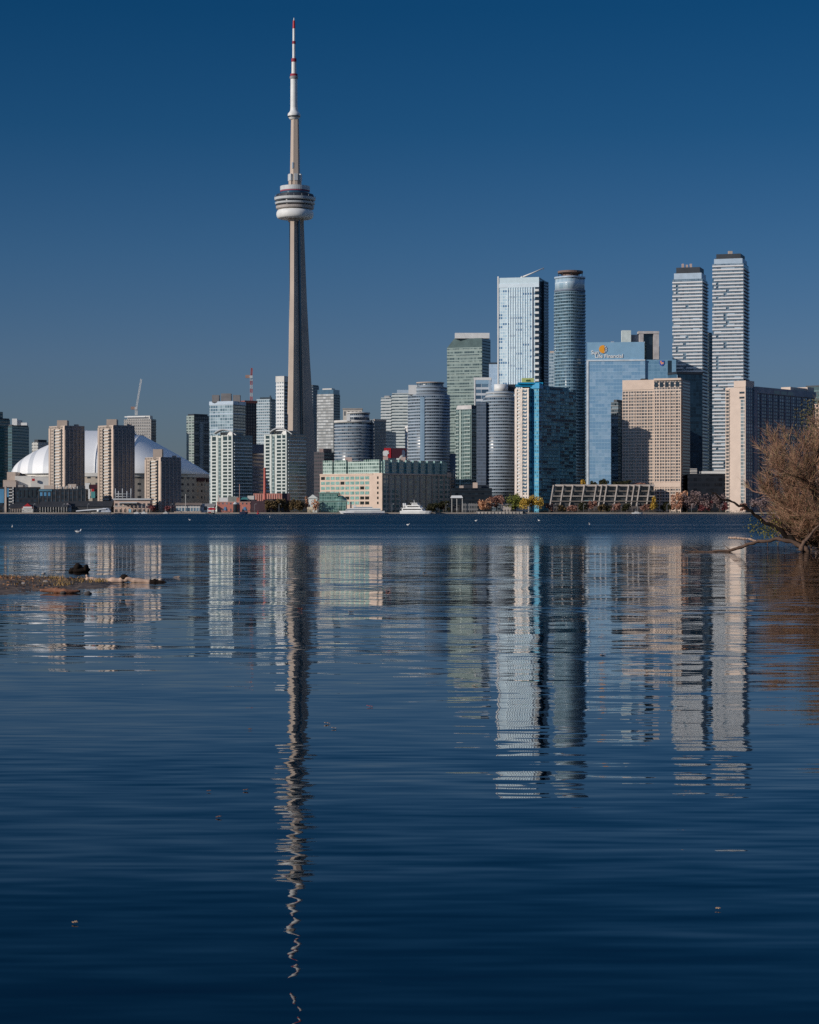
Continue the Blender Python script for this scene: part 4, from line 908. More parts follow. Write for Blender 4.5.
b.prism('wall', q, 0, Z(334, Y), SHB); b.slabs('floor_band', q, 20, Z(336, Y), 7.2, .6, .2, DKMET); b.prism('parapet', offset(q, -.5), Z(334, Y), Z(332.5, Y), DKMET)

# ---- broad tower at right: narrow beige end, wide dark front
Y = 2045; q = quad(746, 725.5, 815, Y, 37); zt = Z(387, Y)
b = Bld('apartment_tower', 'broad dark fronted tower with a bright beige end wall, behind the bare willow', 'apartment tower', q)
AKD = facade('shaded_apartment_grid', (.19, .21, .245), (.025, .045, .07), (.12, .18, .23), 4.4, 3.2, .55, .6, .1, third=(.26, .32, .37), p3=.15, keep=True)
AKB = facade('beige_slots', (.66, .52, .42), (.03, .035, .045), (.14, .13, .13), 2.0, 3.2, .0, .0)
BW2 = plain('beige_end_wall', (.66, .53, .44), .85, .06)
b.prism('wall', q, 0, zt, [AKD, AKD, BW2, BW2])
SL_ = facade('slot_rows', (.50, .42, .36), (.02, .03, .04), (.10, .11, .12), 3, 3.2, .9, .6, .1); GLS = facade('corner_glazing', (.62, .56, .50), (.10, .16, .2), (.34, .42, .44), 3, 3.2, .9, .78, .1)
b.strip('window_strip', q, 3, .03, .20, 0, Z(390, Y), .15, SL_); b.strip('corner_window_strip', q, 3, .74, .93, 6, Z(399, Y), .15, GLS)
b.bands('balcony_slab', q, 3, 0, .21, 6, Z(388, Y), 3.2, .8, .7, BW2)
for zz in (396.5, 391.5): b.strip('slot_window', q, 3, .68, .95, Z(zz + 2, Y), Z(zz, Y), .12, DKGL)
b.strip('lit_corner', q, 3, .95, 1.0, 0, zt + 1, .8, BW2); b.prism('end_penthouse', on_edge(q, 3, .42, 1.0, .4, 16), zt, Z(380.5, Y), BW2)
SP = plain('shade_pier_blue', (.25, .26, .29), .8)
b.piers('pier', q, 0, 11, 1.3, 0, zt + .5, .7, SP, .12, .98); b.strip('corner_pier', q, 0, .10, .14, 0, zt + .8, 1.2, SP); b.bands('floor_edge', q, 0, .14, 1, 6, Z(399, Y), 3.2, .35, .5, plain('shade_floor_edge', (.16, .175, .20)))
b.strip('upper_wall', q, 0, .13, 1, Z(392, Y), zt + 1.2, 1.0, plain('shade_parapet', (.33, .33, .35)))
for k in range(3): b.strip('dark_opening', q, 0, .38 + k * .1, .46 + k * .1, Z(391.5, Y), Z(388, Y), 1.1, DKGL)
P = on_edge(q, 0, .66, .90, -2, 12); b.prism('roof_plant', P, zt, Z(382.4, Y), BW2); P = on_edge(q, 0, .90, 1.0, -1, 14); b.prism('roof_plant', P, zt, Z(381, Y), BW2)
Y = 2280; q = quad(833, 806, 860, Y, 36); b = Bld('office_tower', 'teal glazed tower peeking past the broad dark fronted tower at right edge', 'tower', q)
b.prism('wall', q, 0, Z(386, Y), facade('teal_rows', (.10, .18, .19), (.02, .07, .08), (.06, .15, .16), 3, 7, .96, .55)); b.slabs('floor_band', q, 20, Z(388, Y), 7, .8, .2, DKMET); b.prism('parapet', offset(q, .3), Z(386, Y), Z(384.8, Y), DKMET)
Y = 2020; q = quad(845, 815, 870, Y, 40); b = Bld('apartment_block', 'pinkish beige block with small square windows at the right frame edge', 'building', q)
b.prism('wall', q, 0, Z(404, Y), facade('pinkish_grid', (.62, .42, .33), (.03, .035, .045), (.10, .10, .11), 5.2, 4.4, .42, .5)); b.slabs('floor_band', q, 12, Z(406, Y), 17.6, .6, .3, plain('pinkish_stone', (.62, .44, .36))); b.prism('parapet', offset(q, .5), Z(404, Y), Z(403, Y), plain('pinkish_stone', (.62, .44, .36)))

# ---- terraced building with raking ribs
def terraces():
    Y = 2040; x0, x1 = X(550.5, Y), X(655, Y); dep = 30
    c = empty('terraced_building', 'long low terraced building with raking pale concrete ribs and planted balconies', 'building', ((x0 + x1) / 2, Y, 0)); o = c.location
    PC = plain('terrace_concrete', (.50, .44, .39), .85, .2); PCD = plain('terrace_parapet', (.26, .22, .19), .9, .3); zt = Z(486, Y); zb = Z(506.5, Y); n = 4; st = (zt - zb) / n; DKF = facade('terrace_glazing', (.09, .085, .085), (.012, .018, .025), (.08, .09, .10), 2.2, 9, .85, .9, .1)
    for i in range(n):
        z0 = zb + st * i; y = Y + 2.6 * i
        P = [(x0 + 1.5 * i + 1, y + 2), (x1, y + 2), (x1, Y + dep), (x0 + 1.5 * i + 1, Y + dep)]
        link('storey_wall', prism_mesh('storey_wall', P, z0, z0 + st, DKF, o), c)
        P = [(x0 + 1.5 * i, y - .3), (x1 + .5, y - .3), (x1 + .5, y + .1), (x0 + 1.5 * i, y + .1)]
        link('balcony_front', prism_mesh('balcony_front', P, z0 + st - .2, z0 + st + .55, PC if i in (1, 3) else PCD, o, PC), c)
        P = [(x0 + 1.5 * i, y + .1), (x1 + .4, y + .1), (x1 + .4, y + 3), (x0 + 1.5 * i, y + 3)]
        link('balcony_floor', prism_mesh('balcony_floor', P, z0 + st - .35, z0 + st - .05, PC, o, PC), c)
    for px in (551.5, 561.5, 571, 582.5, 594.5, 600, 605, 615.5, 627, 632.5, 638, 648):
        x = X(px, Y); V = []
        for dx in (-.42, .42):
            V += [(x + dx - o[0] - 1.6, -1.6, zb), (x + dx - o[0] - 1.6, 1.2, zb), (x + dx - o[0] + 2.2, 2.6 * n - 2.2, zt + 1), (x + dx - o[0] + 2.2, 2.6 * n - 5, zt + 1)]
        link('raking_rib', mesh('raking_rib', V, [(0, 1, 2, 3), (7, 6, 5, 4), (0, 4, 5, 1), (1, 5, 6, 2), (2, 6, 7, 3), (3, 7, 4, 0)], PC), c)
    link('plinth', prism_mesh('plinth', [(x0, Y - 2), (x1 + .5, Y - 2), (x1 + .5, Y + dep), (x0, Y + dep)], 0, zb + .2, facade('plinth_openings', (.12, .10, .09), (.015, .015, .02), (.09, .07, .06), 5, 6, .8, .6, .4), o, PCD), c)
    P = [(x0 + 6, Y + 2.6 * n - 2), (x1 + .6, Y + 2.6 * n - 2), (x1 + .6, Y + dep), (x0 + 6, Y + dep)]
    link('roof_slab', prism_mesh('roof_slab', P, zt, zt + 1.5, PC, o, PC), c)
    for i, (a, w_) in enumerate(((584, 8), (603, 7), (640, 9), (619, 5))):
        link('planter', prism_mesh('planter', front(a, a + w_, Y + 2.6 * ((i % 3) + 1) - .8, .6), zb + st * ((i % 3) + 1), zb + st * ((i % 3) + 1) + 1.1, plain('teal_awning', (.18, .30, .32)) if i == 0 else plain('planter_green', (.09, .08, .05)), o), c)
terraces()
Y = 2110; q = quad(612, 575, 655, Y, 10); b = Bld('apartment_block', 'low podium block with dark glazing behind the terraced building roof', 'building', q)
b.prism('wall', q, 0, Z(487.5, Y), facade('podium_rows', (.2, .17, .15), (.02, .03, .035), (.07, .09, .09), 3, 4, .7, .55)); b.slabs('floor_band', q, 4, Z(488, Y), 4, .5, .3, CONC)
for a, c, t in ((556, 566, 478), (566, 580, 483), (640, 651, 484)): b.prism('roof_hut', front(a, c, Y + 8, 8), 3, Z(t, Y), facade('hut_green', (.12, .18, .19), (.04, .10, .11), (.10, .2, .2), 2, 3, .8, .7) if a < 600 else plain('roof_hut_brown', (.16, .11, .10)))
# ---- low dark podium with white roof slab
Y = 2120; q = front(689, 727, Y, 30); b = Bld('podium_building', 'low plain dark building with a white roof slab, left of the broad tower', 'building', q)
b.prism('wall', q, 0, Z(474, Y), facade('podium_dark', (.02, .025, .035), (.008, .012, .02), (.02, .028, .04), 4, 5, .9, .6, .4, spec=.1)); b.prism('roof_slab', front(702, 726, Y + 1, 24), Z(474, Y), Z(471.2, Y), WHITE); b.prism('roof_hut', front(691, 697, Y + 2, 8), Z(474, Y), Z(468.5, Y), facade('hut_bars', (.55, .52, .48), (.2, .2, .2), (.3, .3, .3), 9, 2.4, 1, .5)); b.strip('eave', q, 0, 0, 1, Z(474.6, Y), Z(473.6, Y), .4, DKMET)
# ---- dark podium below slender condominium
Y = 2050; q = front(452, 492, Y, 34); b = Bld('podium_building', 'low dark glass podium with a lit corner box, under the round towers', 'building', q)
b.prism('wall', q, 0, Z(488, Y), facade('podium_glass', (.02, .026, .034), (.008, .014, .024), (.03, .045, .06), 3, 4, .85, .6, .3, spec=.1)); b.slabs('floor_band', q, 5, Z(489, Y), 4, .5, .3, DKMET); b.prism('roof_box', front(459.5, 463.5, Y + 2, 5), Z(488, Y), Z(485.5, Y), TAN2); b.prism('roof_box', front(473, 477.5, Y + 2, 5), Z(488, Y), Z(482.5, Y), BEIGE)
b.prism('roof_box', front(463, 489, Y + 12, 14), Z(488, Y), Z(484.5, Y), DKMET)

# ================================================================== the quay
def shed(name, label, cat, l, r, top, Y, dep, mat, extras=None, group=None):
    q = front(l, r, Y, dep); b = Bld(name, label, cat, q, group)
    b.prism('wall', q, 0, Z(top, Y), mat); return b, q
def gable(b, l, r, Y, dep, eave, ridge, mat, part='roof', along=True, over=1.0):
    """pitched roof; ridge runs along the quay when along is True"""
    x0, x1 = X(l, Y) - over - b.o[0], X(r, Y) + over - b.o[0]; y0, y1 = Y - over - b.o[1], Y + dep + over - b.o[1]
    ze, zr = Z(eave, Y), Z(ridge, Y)
    if along: V = [(x0, y0, ze), (x1, y0, ze), (x1, y1, ze), (x0, y1, ze), (x0, (y0 + y1) / 2, zr), (x1, (y0 + y1) / 2, zr)]; Fc = [(0, 1, 5, 4), (2, 3, 4, 5), (1, 2, 5), (3, 0, 4), (3, 2, 1, 0)]
    else: V = [(x0, y0, ze), (x1, y0, ze), (x1, y1, ze), (x0, y1, ze), ((x0 + x1) / 2, y0, zr), ((x0 + x1) / 2, y1, zr)]; Fc = [(0, 1, 4), (1, 2, 5, 4), (2, 3, 5), (3, 0, 4, 5), (3, 2, 1, 0)]
    return link(part, mesh(part, V, Fc, mat), b.root)
DKW = facade('dark_loft_windows', (.035, .04, .05), (.010, .02, .03), (.05, .09, .13), 2.6, 3.4, .7, .6, .45, spec=.1)
BLW = plain('bright_blue_window', (.10, .28, .46), .1)
# modern dark lofts at left
b, q = shed('loft_building', 'dark loft block with blue glass and white balcony edges at the left frame edge', 'building', -12, 38, 487, 2024, 14, DKW)
for (a, c, t0, t1, m) in ((-6, 4, 503, 489, BLW), (6.5, 8.8, 497, 488, BLW)): b.prism('blue_glazing', front(a, c, 2023.6, 1), Z(t0, 2024), Z(t1, 2024), m)
b.prism('beige_fin', front(4.5, 6.4, 2023.2, 2), 0, Z(486, 2024), TAN2); b.prism('beige_fin', front(12.4, 13.6, 2023.2, 2), 0, Z(487, 2024), OFFW)
for k in range(7): b.prism('balcony', front(8.9, 12.4, 2022.6, 2), Z(508.5 - 3.1 * k, 2024), Z(507.4 - 3.1 * k, 2024), OFFW)
b.prism('rooftop_box', front(4, 16, 2028, 12), Z(487, 2024), Z(481.5, 2024), TAN2); b.prism('rooftop_box', front(17, 23, 2029, 10), Z(487, 2024), Z(485, 2024), CONC)
for k in range(5): b.prism('window', front(18 + k * 4, 20 + k * 4, 2023.7, .6), Z(497, 2024), Z(490, 2024), DKGL)
b, q = shed('loft_building', 'dark loft block with three bright blue windows, below the leftmost tan tower', 'building', 38.5, 86, 489, 2023, 14, DKW)
for k in range(3): b.prism('window', front(40 + 4 * k, 42.4 + 4 * k, 2022.6, .8), Z(496, 2023), Z(492.3, 2023), BLW)
b.prism('blue_fascia', front(39, 52, 2022.5, 1), Z(491.3, 2023), Z(489.4, 2023), plain('dull_blue', (.08, .20, .28)))
for a, c, t in ((44, 54, 485.3), (59, 66, 486.5), (68, 76, 484), (77, 84, 486)): b.prism('rooftop_box', front(a, c, 2028, 8), Z(489, 2023), Z(t, 2023), TAN2 if a != 77 else DKMET)
for k in range(7): tube('roof_flue', [(X(57 + 3.4 * k, 2025) - b.o[0], 2025 - b.o[1], Z(489, 2023)), (X(57 + 3.4 * k, 2025) - b.o[0], 2025 - b.o[1], Z(485 + (k * 3 % 4) * .7, 2023))], .5, OFFW, b.root, 6)
b.piers('pier', q, 0, 12, .6, 0, Z(490, 2023), .3, plain('loft_pier', (.10, .10, .105)))
# boat house sheds
ROOFD = plain('dark_slate_roof', (.035, .038, .045), .8)
b, q = shed('boathouse', 'low dark roofed boathouse with a white and red gable, far left of the quay', 'boathouse', 10, 41, 508, 2006, 16, facade('boathouse_wall', (.30, .25, .22), (.03, .03, .035), (.10, .09, .09), 2.2, 5, .55, .7))
gable(b, 10, 41, 2006, 16, 508, 503.5, ROOFD)
b.prism('gable_porch', front(22, 33, 2002, 6), 0, Z(508, 2002), OFFW); gable(b, 22, 33, 2002, 7, 508, 503.3, RED, 'red_gable', False, .4)
P = front(23, 32, 2001.4, .5); b.prism('white_pediment', P, Z(508.6, 2002), Z(506.6, 2002), WHITE)
b, q = shed('boathouse', 'long low dark shed with pale posts, right of the red gabled boathouse', 'boathouse', 40, 67, 507, 2004, 18, facade('shed_wall', (.06, .06, .065), (.012, .015, .02), (.05, .05, .055), 2.4, 5, .8, .7))
gable(b, 40, 67, 2004, 18, 507, 501.5, ROOFD); b.piers('post', q, 0, 11, .35, 0, Z(507, 2004), .9, OFFW)
b, q = shed('boathouse', 'dark shed with a pale grey gable, between the two left tan tower bases', 'boathouse', 64, 111, 506.5, 2012, 18, facade('shed_wall', (.06, .06, .065), (.012, .015, .02), (.05, .05, .055), 2.4, 5, .8, .7))
gable(b, 64, 111, 2012, 18, 506.5, 501, ROOFD); b.prism('gable_wall', front(64, 71, 2008, 5), 0, Z(507, 2008), OFFW); gable(b, 63.5, 71.5, 2008, 6, 507, 503, plain('weathered_roof', (.28, .25, .26)), 'porch_roof', False, .3)
# steel masts and terminal
b, q = shed('ferry_terminal', 'two storey pinkish ferry terminal with columns and tall white steel masts', 'terminal', 114, 150, 500, 2010, 20, facade('pinkish_terminal', (.62, .46, .38), (.03, .035, .045), (.16, .15, .15), 4.2, 5.4, .6, .5))
b.prism('roof_slab', front(113, 151, 2008.5, 24), Z(500, 2010), Z(498.4, 2010), WGREY); b.prism('canopy', front(119, 137, 2003, 7), Z(503.2, 2003), Z(502.2, 2003), WGREY); b.slabs('floor_band', q, Z(506.5, 2010), Z(505, 2010), 9, .7, .5, OFFW)
b.piers('column', front(114, 150, 2006, 2), 0, 10, .6, 0, Z(505.4, 2010), .2, BEIGE)
for px in (115.5, 118.5, 122.5, 127, 131): tube('steel_mast', [(X(px, 2014) - b.o[0], 2014 - b.o[1], Z(499, 2010)), (X(px, 2014) - b.o[0], 2014 - b.o[1], Z(488.5 if px in (115.5, 122.5, 131) else 491, 2014))], .42, WGREY, b.root, 6)
for z_ in (494, 496.5): tube('cross_beam', [(X(115.5, 2014) - b.o[0], 2014 - b.o[1], Z(z_, 2014)), (X(131, 2014) - b.o[0], 2014 - b.o[1], Z(z_, 2014))], .3, WGREY, b.root, 6)
b.prism('blue_booth', front(128.5, 131, 2001, 3), 0, Z(509, 2001), plain('pale_blue_booth', (.30, .55, .66)))
# marina pavilion and white house
b, q = shed('marina_pavilion', 'low marina pavilion with blue glazing, a brown roof and flagpole', 'pavilion', 176, 200, 505.5, 2004, 14, facade('marina_glass', (.66, .62, .58), (.10, .22, .32), (.30, .46, .56), 2.6, 6, .75, .8))
gable(b, 176, 200, 2004, 14, 505.3, 502.8, plain('brown_roof', (.24, .18, .14))); tube('flagpole', [(X(185.5, 2002) - b.o[0], -8, 0), (X(185.5, 2002) - b.o[0], -8, Z(494, 2002))], .22, OFFW, b.root, 6); b.prism('deck', front(174, 201, 1999, 5), 0, 2.2, TAN2)
b, q = shed('clubhouse', 'small white house with dark round window beside a red awning', 'house', 200.5, 214, 506, 2008, 12, WHITE)
gable(b, 200.5, 214, 2008, 12, 506, 503.5, CONC); b.prism('window', front(204, 207, 2007.8, .5), Z(510, 2008), Z(507, 2008), DKGL); b.prism('window', front(210, 212, 2007.8, .5), Z(510, 2008), Z(507.5, 2008), DKGL)
aw = empty('market_awning', 'bright red awning on white posts beside the small white house', 'awning', (X(212, 2000), 2000, 1.1)); o = aw.location
x0, x1 = X(208, 2000) - o[0], X(216, 2000) - o[0]
link('red_canvas', mesh('red_canvas', [(x0, -2, 2.4), (x1, -2, 2.4), (x1, 2, 2.4), (x0, 2, 2.4), (x0 + 1, 0, 4.2), (x1 - 1, 0, 4.2)], [(0, 1, 5, 4), (2, 3, 4, 5), (1, 2, 5), (3, 0, 4)], RED), aw)
for x in (x0 + .3, x1 - .3): tube('post', [(x, -1.7, 0), (x, -1.7, 2.5)], .14, WHITE, aw, 6)
# brick halls and chimney
BRF = facade('brick_hall_wall', (.54, .20, .15), (.05, .06, .08), (.20, .26, .32), 3.6, 6.5, .34, .42)
b, q = shed('brick_hall', 'low red brick hall with blue doors and small turret by the white condominium', 'building', 217, 250.5, 502.5, 2012, 16, BRF)
b.prism('turret', front(236.5, 240, 2014, 5), Z(503, 2012), Z(497.5, 2012), BRICK); b.prism('parapet', offset(q, .3), Z(502.5, 2012), Z(501.7, 2012), plain('pale_brick', (.58, .34, .28)))
for a in (224, 243.5): b.prism('blue_door', front(a, a + 2.2, 2011.6, .6), Z(510.4, 2012), Z(507, 2012), plain('blue_door', (.10, .26, .48)))
b.prism('domed_bay', circ(233, 238, 2012, 16), 0, Z(504.2, 2012), DKGL); b.prism('bay_cap', circ(232.8, 238.2, 2012, 16), Z(504.2, 2012), Z(502, 2012), WGREY, tops=offset(circ(232.8, 238.2, 2012, 16), -1.6))
for px, t in ((239.2, 484), (218.5, 495)): tube('flagpole', [(X(px, 2010) - b.o[0], -6, 0), (X(px, 2010) - b.o[0], -6, Z(t, 2010))], .25, plain('mast_pink', (.5, .32, .28)), b.root, 6)
b.prism('white_rear_block', front(219, 228, 2034, 10), 0, Z(497.5, 2034), WHITE); b.prism('grey_rear_block', front(228, 238, 2034, 10), 0, Z(496.5, 2034), plain('greenish_grey', (.24, .26, .24)))
b, q = shed('theatre_block', 'low dark block with small teal dome between the two brick halls', 'building', 241, 255, 499.5, 2020, 20, plain('dark_theatre', (.05, .045, .055)))
b.prism('teal_roof', front(240, 248.5, 2022, 10), Z(499.5, 2020), Z(497.3, 2020), plain('teal_copper', (.06, .22, .22)), tops=offset(front(240, 248.5, 2022, 10), -2)); b.prism('white_coping', front(247.5, 254, 2024, 10), Z(499.5, 2020), Z(495.7, 2020), OFFW)
b.prism('dark_front', front(251, 266, 2012, 8), 0, Z(501, 2012), plain('dark_brick', (.07, .04, .05)))
b, q = shed('brick_hall', 'long red brick power hall with pale pilasters under the tall brick chimney', 'building', 253.5, 289, 493.5, 2052, 20, plain('salmon_brick', (.56, .23, .18), .85))
b.piers('pilaster', q, 0, 16, .8, 4, Z(494.2, 2052), .45, plain('pale_pilaster', (.62, .36, .30))); b.prism('dark_end', front(282, 289.3, 2051, 10), 0, Z(493.3, 2052), plain('dark_brick', (.07, .04, .05))); b.prism('podium', front(266, 284, 2046, 6), 0, Z(499, 2046), plain('dark_theatre', (.05, .045, .055)))
ch = empty('brick_chimney', 'tall slender red brick chimney with a sunlit side, by the long brick hall', 'chimney', (X(264.8, 2040), 2040, 0))
def nsq(n, r): return [(r * cos(2 * pi * i / n + .3), r * sin(2 * pi * i / n + .3)) for i in range(n)]
link('stack', prism_mesh('stack', nsq(12, 1.75), 0, Z(468.5, 2040), plain('chimney_brick', (.55, .15, .12), .85), tops=nsq(12, .95)), ch); link('rim', prism_mesh('rim', nsq(12, 1.25), Z(468.8, 2040), Z(467.8, 2040), BRICK), ch)
# white tent, kiosk
b, q = shed('white_tent', 'white event tent behind orange autumn trees near the sea green pavilion', 'tent', 308.5, 317, 498.5, 2034, 10, WHITE); gable(b, 308.5, 317, 2034, 10, 498.4, 494.5, WHITE, 'tent_roof', False)
b, q = shed('ticket_kiosk', 'small cream kiosk on the quay before the orange trees', 'kiosk', 307.5, 312.5, 509.3, 2000, 4, plain('cream_kiosk', (.72, .58, .38))); gable(b, 307.5, 312.5, 2000, 4, 509.2, 507, plain('cream_kiosk', (.72, .58, .38)), 'kiosk_roof', True, .4); b.prism('hatch', front(309, 311, 1999.8, .4), Z(511.3, 2000), Z(510, 2000), CONC)
b, q = shed('canopy_pavilion', 'flat white canopy on slim posts by the water right of the terminal', 'canopy', 452, 462, 505, 2012, 8, plain('canopy_dark_bar', (.06, .06, .065))); b.prism('white_canopy', front(450.5, 463, 2006, 14), Z(498, 2006), Z(495.5, 2006), WHITE, tops=offset(front(450.5, 463, 2006, 14), -1.2))
for px in (451.5, 456.5, 462): b.strip('post', front(px, px + .6, 2007, .6), 0, 0, 1, 0, Z(498, 2006), 0, OFFW)
b.prism('grey_lower_roof', front(463, 478, 2010, 10), 0, Z(503, 2010), facade('quay_bar', (.2, .2, .2), (.03, .035, .04), (.14, .15, .15), 2, 4, .7, .6))
b, q = shed('tea_house', 'small pale pavilion house with dark windows between orange and green trees', 'pavilion', 501, 511.5, 505.5, 2010, 8, facade('tea_house_wall', (.50, .44, .40), (.05, .05, .05), (.12, .12, .12), 2.6, 5, .4, .5)); gable(b, 501, 511.5, 2010, 8, 505.3, 502.8, plain('grey_hip_roof', (.34, .32, .32)))
jetty = Bld('pale_jetty', 'pale concrete jetty jutting out in front of the orange trees', 'jetty', front(476.5, 523, 1983, 8))
jetty.prism('deck', front(476.5, 523, 1983, 8), -1, 1.9, plain('jetty_pale', (.52, .46, .40))); jetty.piers('fender', front(476.5, 523, 1983, 8), 0, 14, .4, -.5, 1.7, .25, DKMET)

# ---- autumn trees along the quay
BARK = plain('bark', (.09, .065, .05), .9)
def leafmat(name, c, c2):
    if name in MATS: return MATS[name]
    m, nt, b = _pr(name)
    g = N(nt, 'ShaderNodeNewGeometry'); cr = N(nt, 'ShaderNodeMix', data_type='RGBA')
    L(nt, mix_c(nt, g.outputs['Random Per Island'], c, c2), b.inputs['Base Color']); nt.nodes.remove(cr)
    b.inputs['Roughness'].default_value = .7; b.inputs['Specular IOR Level'].default_value = .2
    MATS[name] = m; return m
LM = {'orange': leafmat('leaf_orange', (.48, .22, .11), (.68, .40, .25)), 'gold': leafmat('leaf_gold', (.42, .25, .03), (.62, .42, .09)),
      'green': leafmat('leaf_green', (.12, .15, .03), (.28, .29, .06)), 'russet': leafmat('leaf_russet', (.24, .12, .09), (.38, .20, .15)),
      'brown': leafmat('leaf_brown', (.10, .075, .035), (.20, .13, .06)), 'bare': leafmat('twig_haze', (.19, .13, .125), (.30, .215, .20)),
      'dark': leafmat('leaf_dark', (.025, .03, .012), (.06, .055, .025)), 'red': leafmat('leaf_red', (.18, .055, .06), (.26, .09, .09)), 'pink': leafmat('leaf_peach', (.42, .20, .12), (.55, .30, .20))}
def tree(kind, label, l, r, top, Y, base=512.5, n=1300, group=None, clump=6, z0=None):
    rnd = random.Random(int(l * 10 + Y)); x = X((l + r) / 2, Y); wd = (r - l) / 2 * Y / F; zb = 1.1 if z0 is None else z0; h = Z(top, Y) - zb
    t = empty('tree', label, 'tree', (x, Y, zb), group)
    V, Fc = tube_data([(0, 0, 0), (.1, 0, h * .25), (.05, 0, h * .6)], [.05 * h * .5, .04 * h * .5, .02 * h * .5], 6)
    for i in range(5):
        a = rnd.uniform(0, 6.28); tube_data([(0, 0, h * .28), (wd * .35 * cos(a), wd * .35 * sin(a), h * .5), (wd * .6 * cos(a), wd * .6 * sin(a), h * rnd.uniform(.6, .85))], [.016 * h, .01 * h, .004 * h], 5, V, Fc)
    link('trunk', mesh('trunk', V, Fc, BARK), t)
    cl = [(rnd.uniform(-.72, .72) * wd, rnd.uniform(-.6, .6) * wd, h * rnd.uniform(.26, .84), rnd.uniform(.34, .58)) for _ in range(clump + 3)]
    V, Fc = [], []
    for i in range(n):
        cx_, cy_, cz_, cr_ = rnd.choice(cl); v = Vector((rnd.gauss(0, 1), rnd.gauss(0, 1), rnd.gauss(0, 1))).normalized() * rnd.uniform(.45, 1.0) * cr_
        p = Vector((cx_ + v.x * wd, cy_ + v.y * wd, min(h, cz_ + v.z * h * .45))); p.x = max(-wd, min(wd, p.x))
        if p.z < h * .16: continue
        s = rnd.uniform(.4, .85); u = Vector((rnd.gauss(0, 1), rnd.gauss(0, 1), rnd.gauss(0, 1))).normalized(); w_ = u.cross(Vector((rnd.gauss(0, 1), rnd.gauss(0, 1), rnd.gauss(0, 1)))).normalized()
        k = len(V); V += [tuple(p + u * s), tuple(p + w_ * s * .7), tuple(p - u * s), tuple(p - w_ * s * .7)]; Fc.append((k, k + 1, k + 2, k + 3))
    link('crown', mesh('crown', V, Fc, LM[kind]), t); return t
QG = 'trees along the quay'
tree('red', 'small red leaved tree left of the shortest tan tower base', 147, 156, 504.5, 2003, n=300, group=QG)
tree('red', 'small red leaved tree right of the shortest tan tower base', 164, 174, 504.5, 2003, n=300, group=QG)
tree('dark', 'dark tree behind the dark shed, between the two left tan towers', 88, 98, 500.5, 2033, group=QG)
tree('dark', 'dark tree touching the sunlit side of the middle tan tower', 104, 113, 501, 2033, group=QG)
tree('brown', 'brown tree below the brick chimney, at the left end of a dark row', 265, 277, 500.5, 2004, group=QG)
tree('brown', 'brown bushy tree second in the row below white condominium', 275, 286, 499, 2006, group=QG)
tree('brown', 'brown tree with a lifted crown in the middle of the row below white condominium', 284, 296, 498, 2008, group=QG)
tree('brown', 'brown tree beside the orange pair, before the shaded side of white condominium', 294, 305, 499.5, 2005, group=QG)
tree('orange', 'slim bright orange tree left of the white tent', 304, 310, 496.5, 2012, n=300, group=QG)
tree('orange', 'orange tree in front of the white tent', 311, 319, 499, 2009, n=380, group=QG)
tree('dark', 'dark tree leaning over the sea green pavilion roof', 334, 343, 492, 2040, n=300, group=QG)
for i, (a, c, tp, lb) in enumerate(((408, 420, 502, 'dark tree behind the white motor yacht, near terminal corner'), (426, 438, 503, 'dark bare tree right of the white motor yacht'), (437, 450, 501, 'dark tree between the motor yacht and the flat white canopy'))): tree('dark', lb, a, c, tp, 2012, group=QG)
tree('orange', 'broad peach orange tree left of the pale jetty house', 478, 493, 497, 2005, n=1500, group=QG, clump=9)
tree('russet', 'rusty pink tree against the second round tower base', 489, 504, 495, 2012, n=1500, group=QG, clump=9)
tree('green', 'olive green tree below the beige fronted condominium', 505, 526, 492, 2014, n=1500, group=QG, clump=9)
tree('gold', 'golden yellow tree with a spreading crown at the jetty end', 519.5, 543, 492.5, 2003, n=2600, group=QG, clump=10)
for i, (a, c, tp, kd, lb) in enumerate(((546, 556, 503, 'russet', 'russet tree at the left foot of the terraced building'), (578, 588, 502, 'dark', 'dark tree before the terraces, under the teal awning'), (588, 597, 500, 'russet', 'russet tree before the terraces, nearest the left third'), (596, 606, 503, 'brown', 'low brown tree in the middle before the terraces'), (610, 621, 502, 'russet', 'russet tree before the right half of the terraces'), (621, 631, 503, 'dark', 'dark low tree behind the small white motorboat'), (650, 658, 496, 'gold', 'yellow green tree at the right end of the terraces'))): tree(kd, lb, a, c, tp, 2010, n=700, group=QG)
for a, c, tp, kd, lb in ((557, 567, 505, 'brown', 'low brown tree before the left end of the terraces'), (567, 577, 504.5, 'russet', 'low russet tree between brown one and dark one before terraces'), (604, 612, 505, 'dark', 'low dark tree hiding the plinth mid terraces'), (640, 650, 504, 'russet', 'low russet tree left of the yellow green tree')): tree(kd, lb, a, c, tp, 2010, n=500, group=QG)
for a, c, tp, kd, lb in ((581, 586, 480, 'gold', 'small gold tree on the terrace roof garden'), (590, 597, 481, 'dark', 'dark round tree on the roof garden, left of a larger one'), (598, 609, 479, 'dark', 'largest dark tree on the terrace roof garden'), (612, 632, 479.5, 'dark', 'wide dark shrub on the roof garden below narrow dark tower'), (633, 645, 483, 'russet', 'low russet shrub on the roof garden by the tan tower')): tree(kd, lb, a, c, tp, 2058, n=700, group='roof garden trees', z0=Z(487, 2058))
tree('orange', 'bright orange tree rising behind the grey bare trees', 676, 687, 491, 2022, n=1500, group=QG)
tree('pink', 'peach coloured round tree at the left of the bare grove', 671, 683, 495, 2012, n=1500, group=QG)
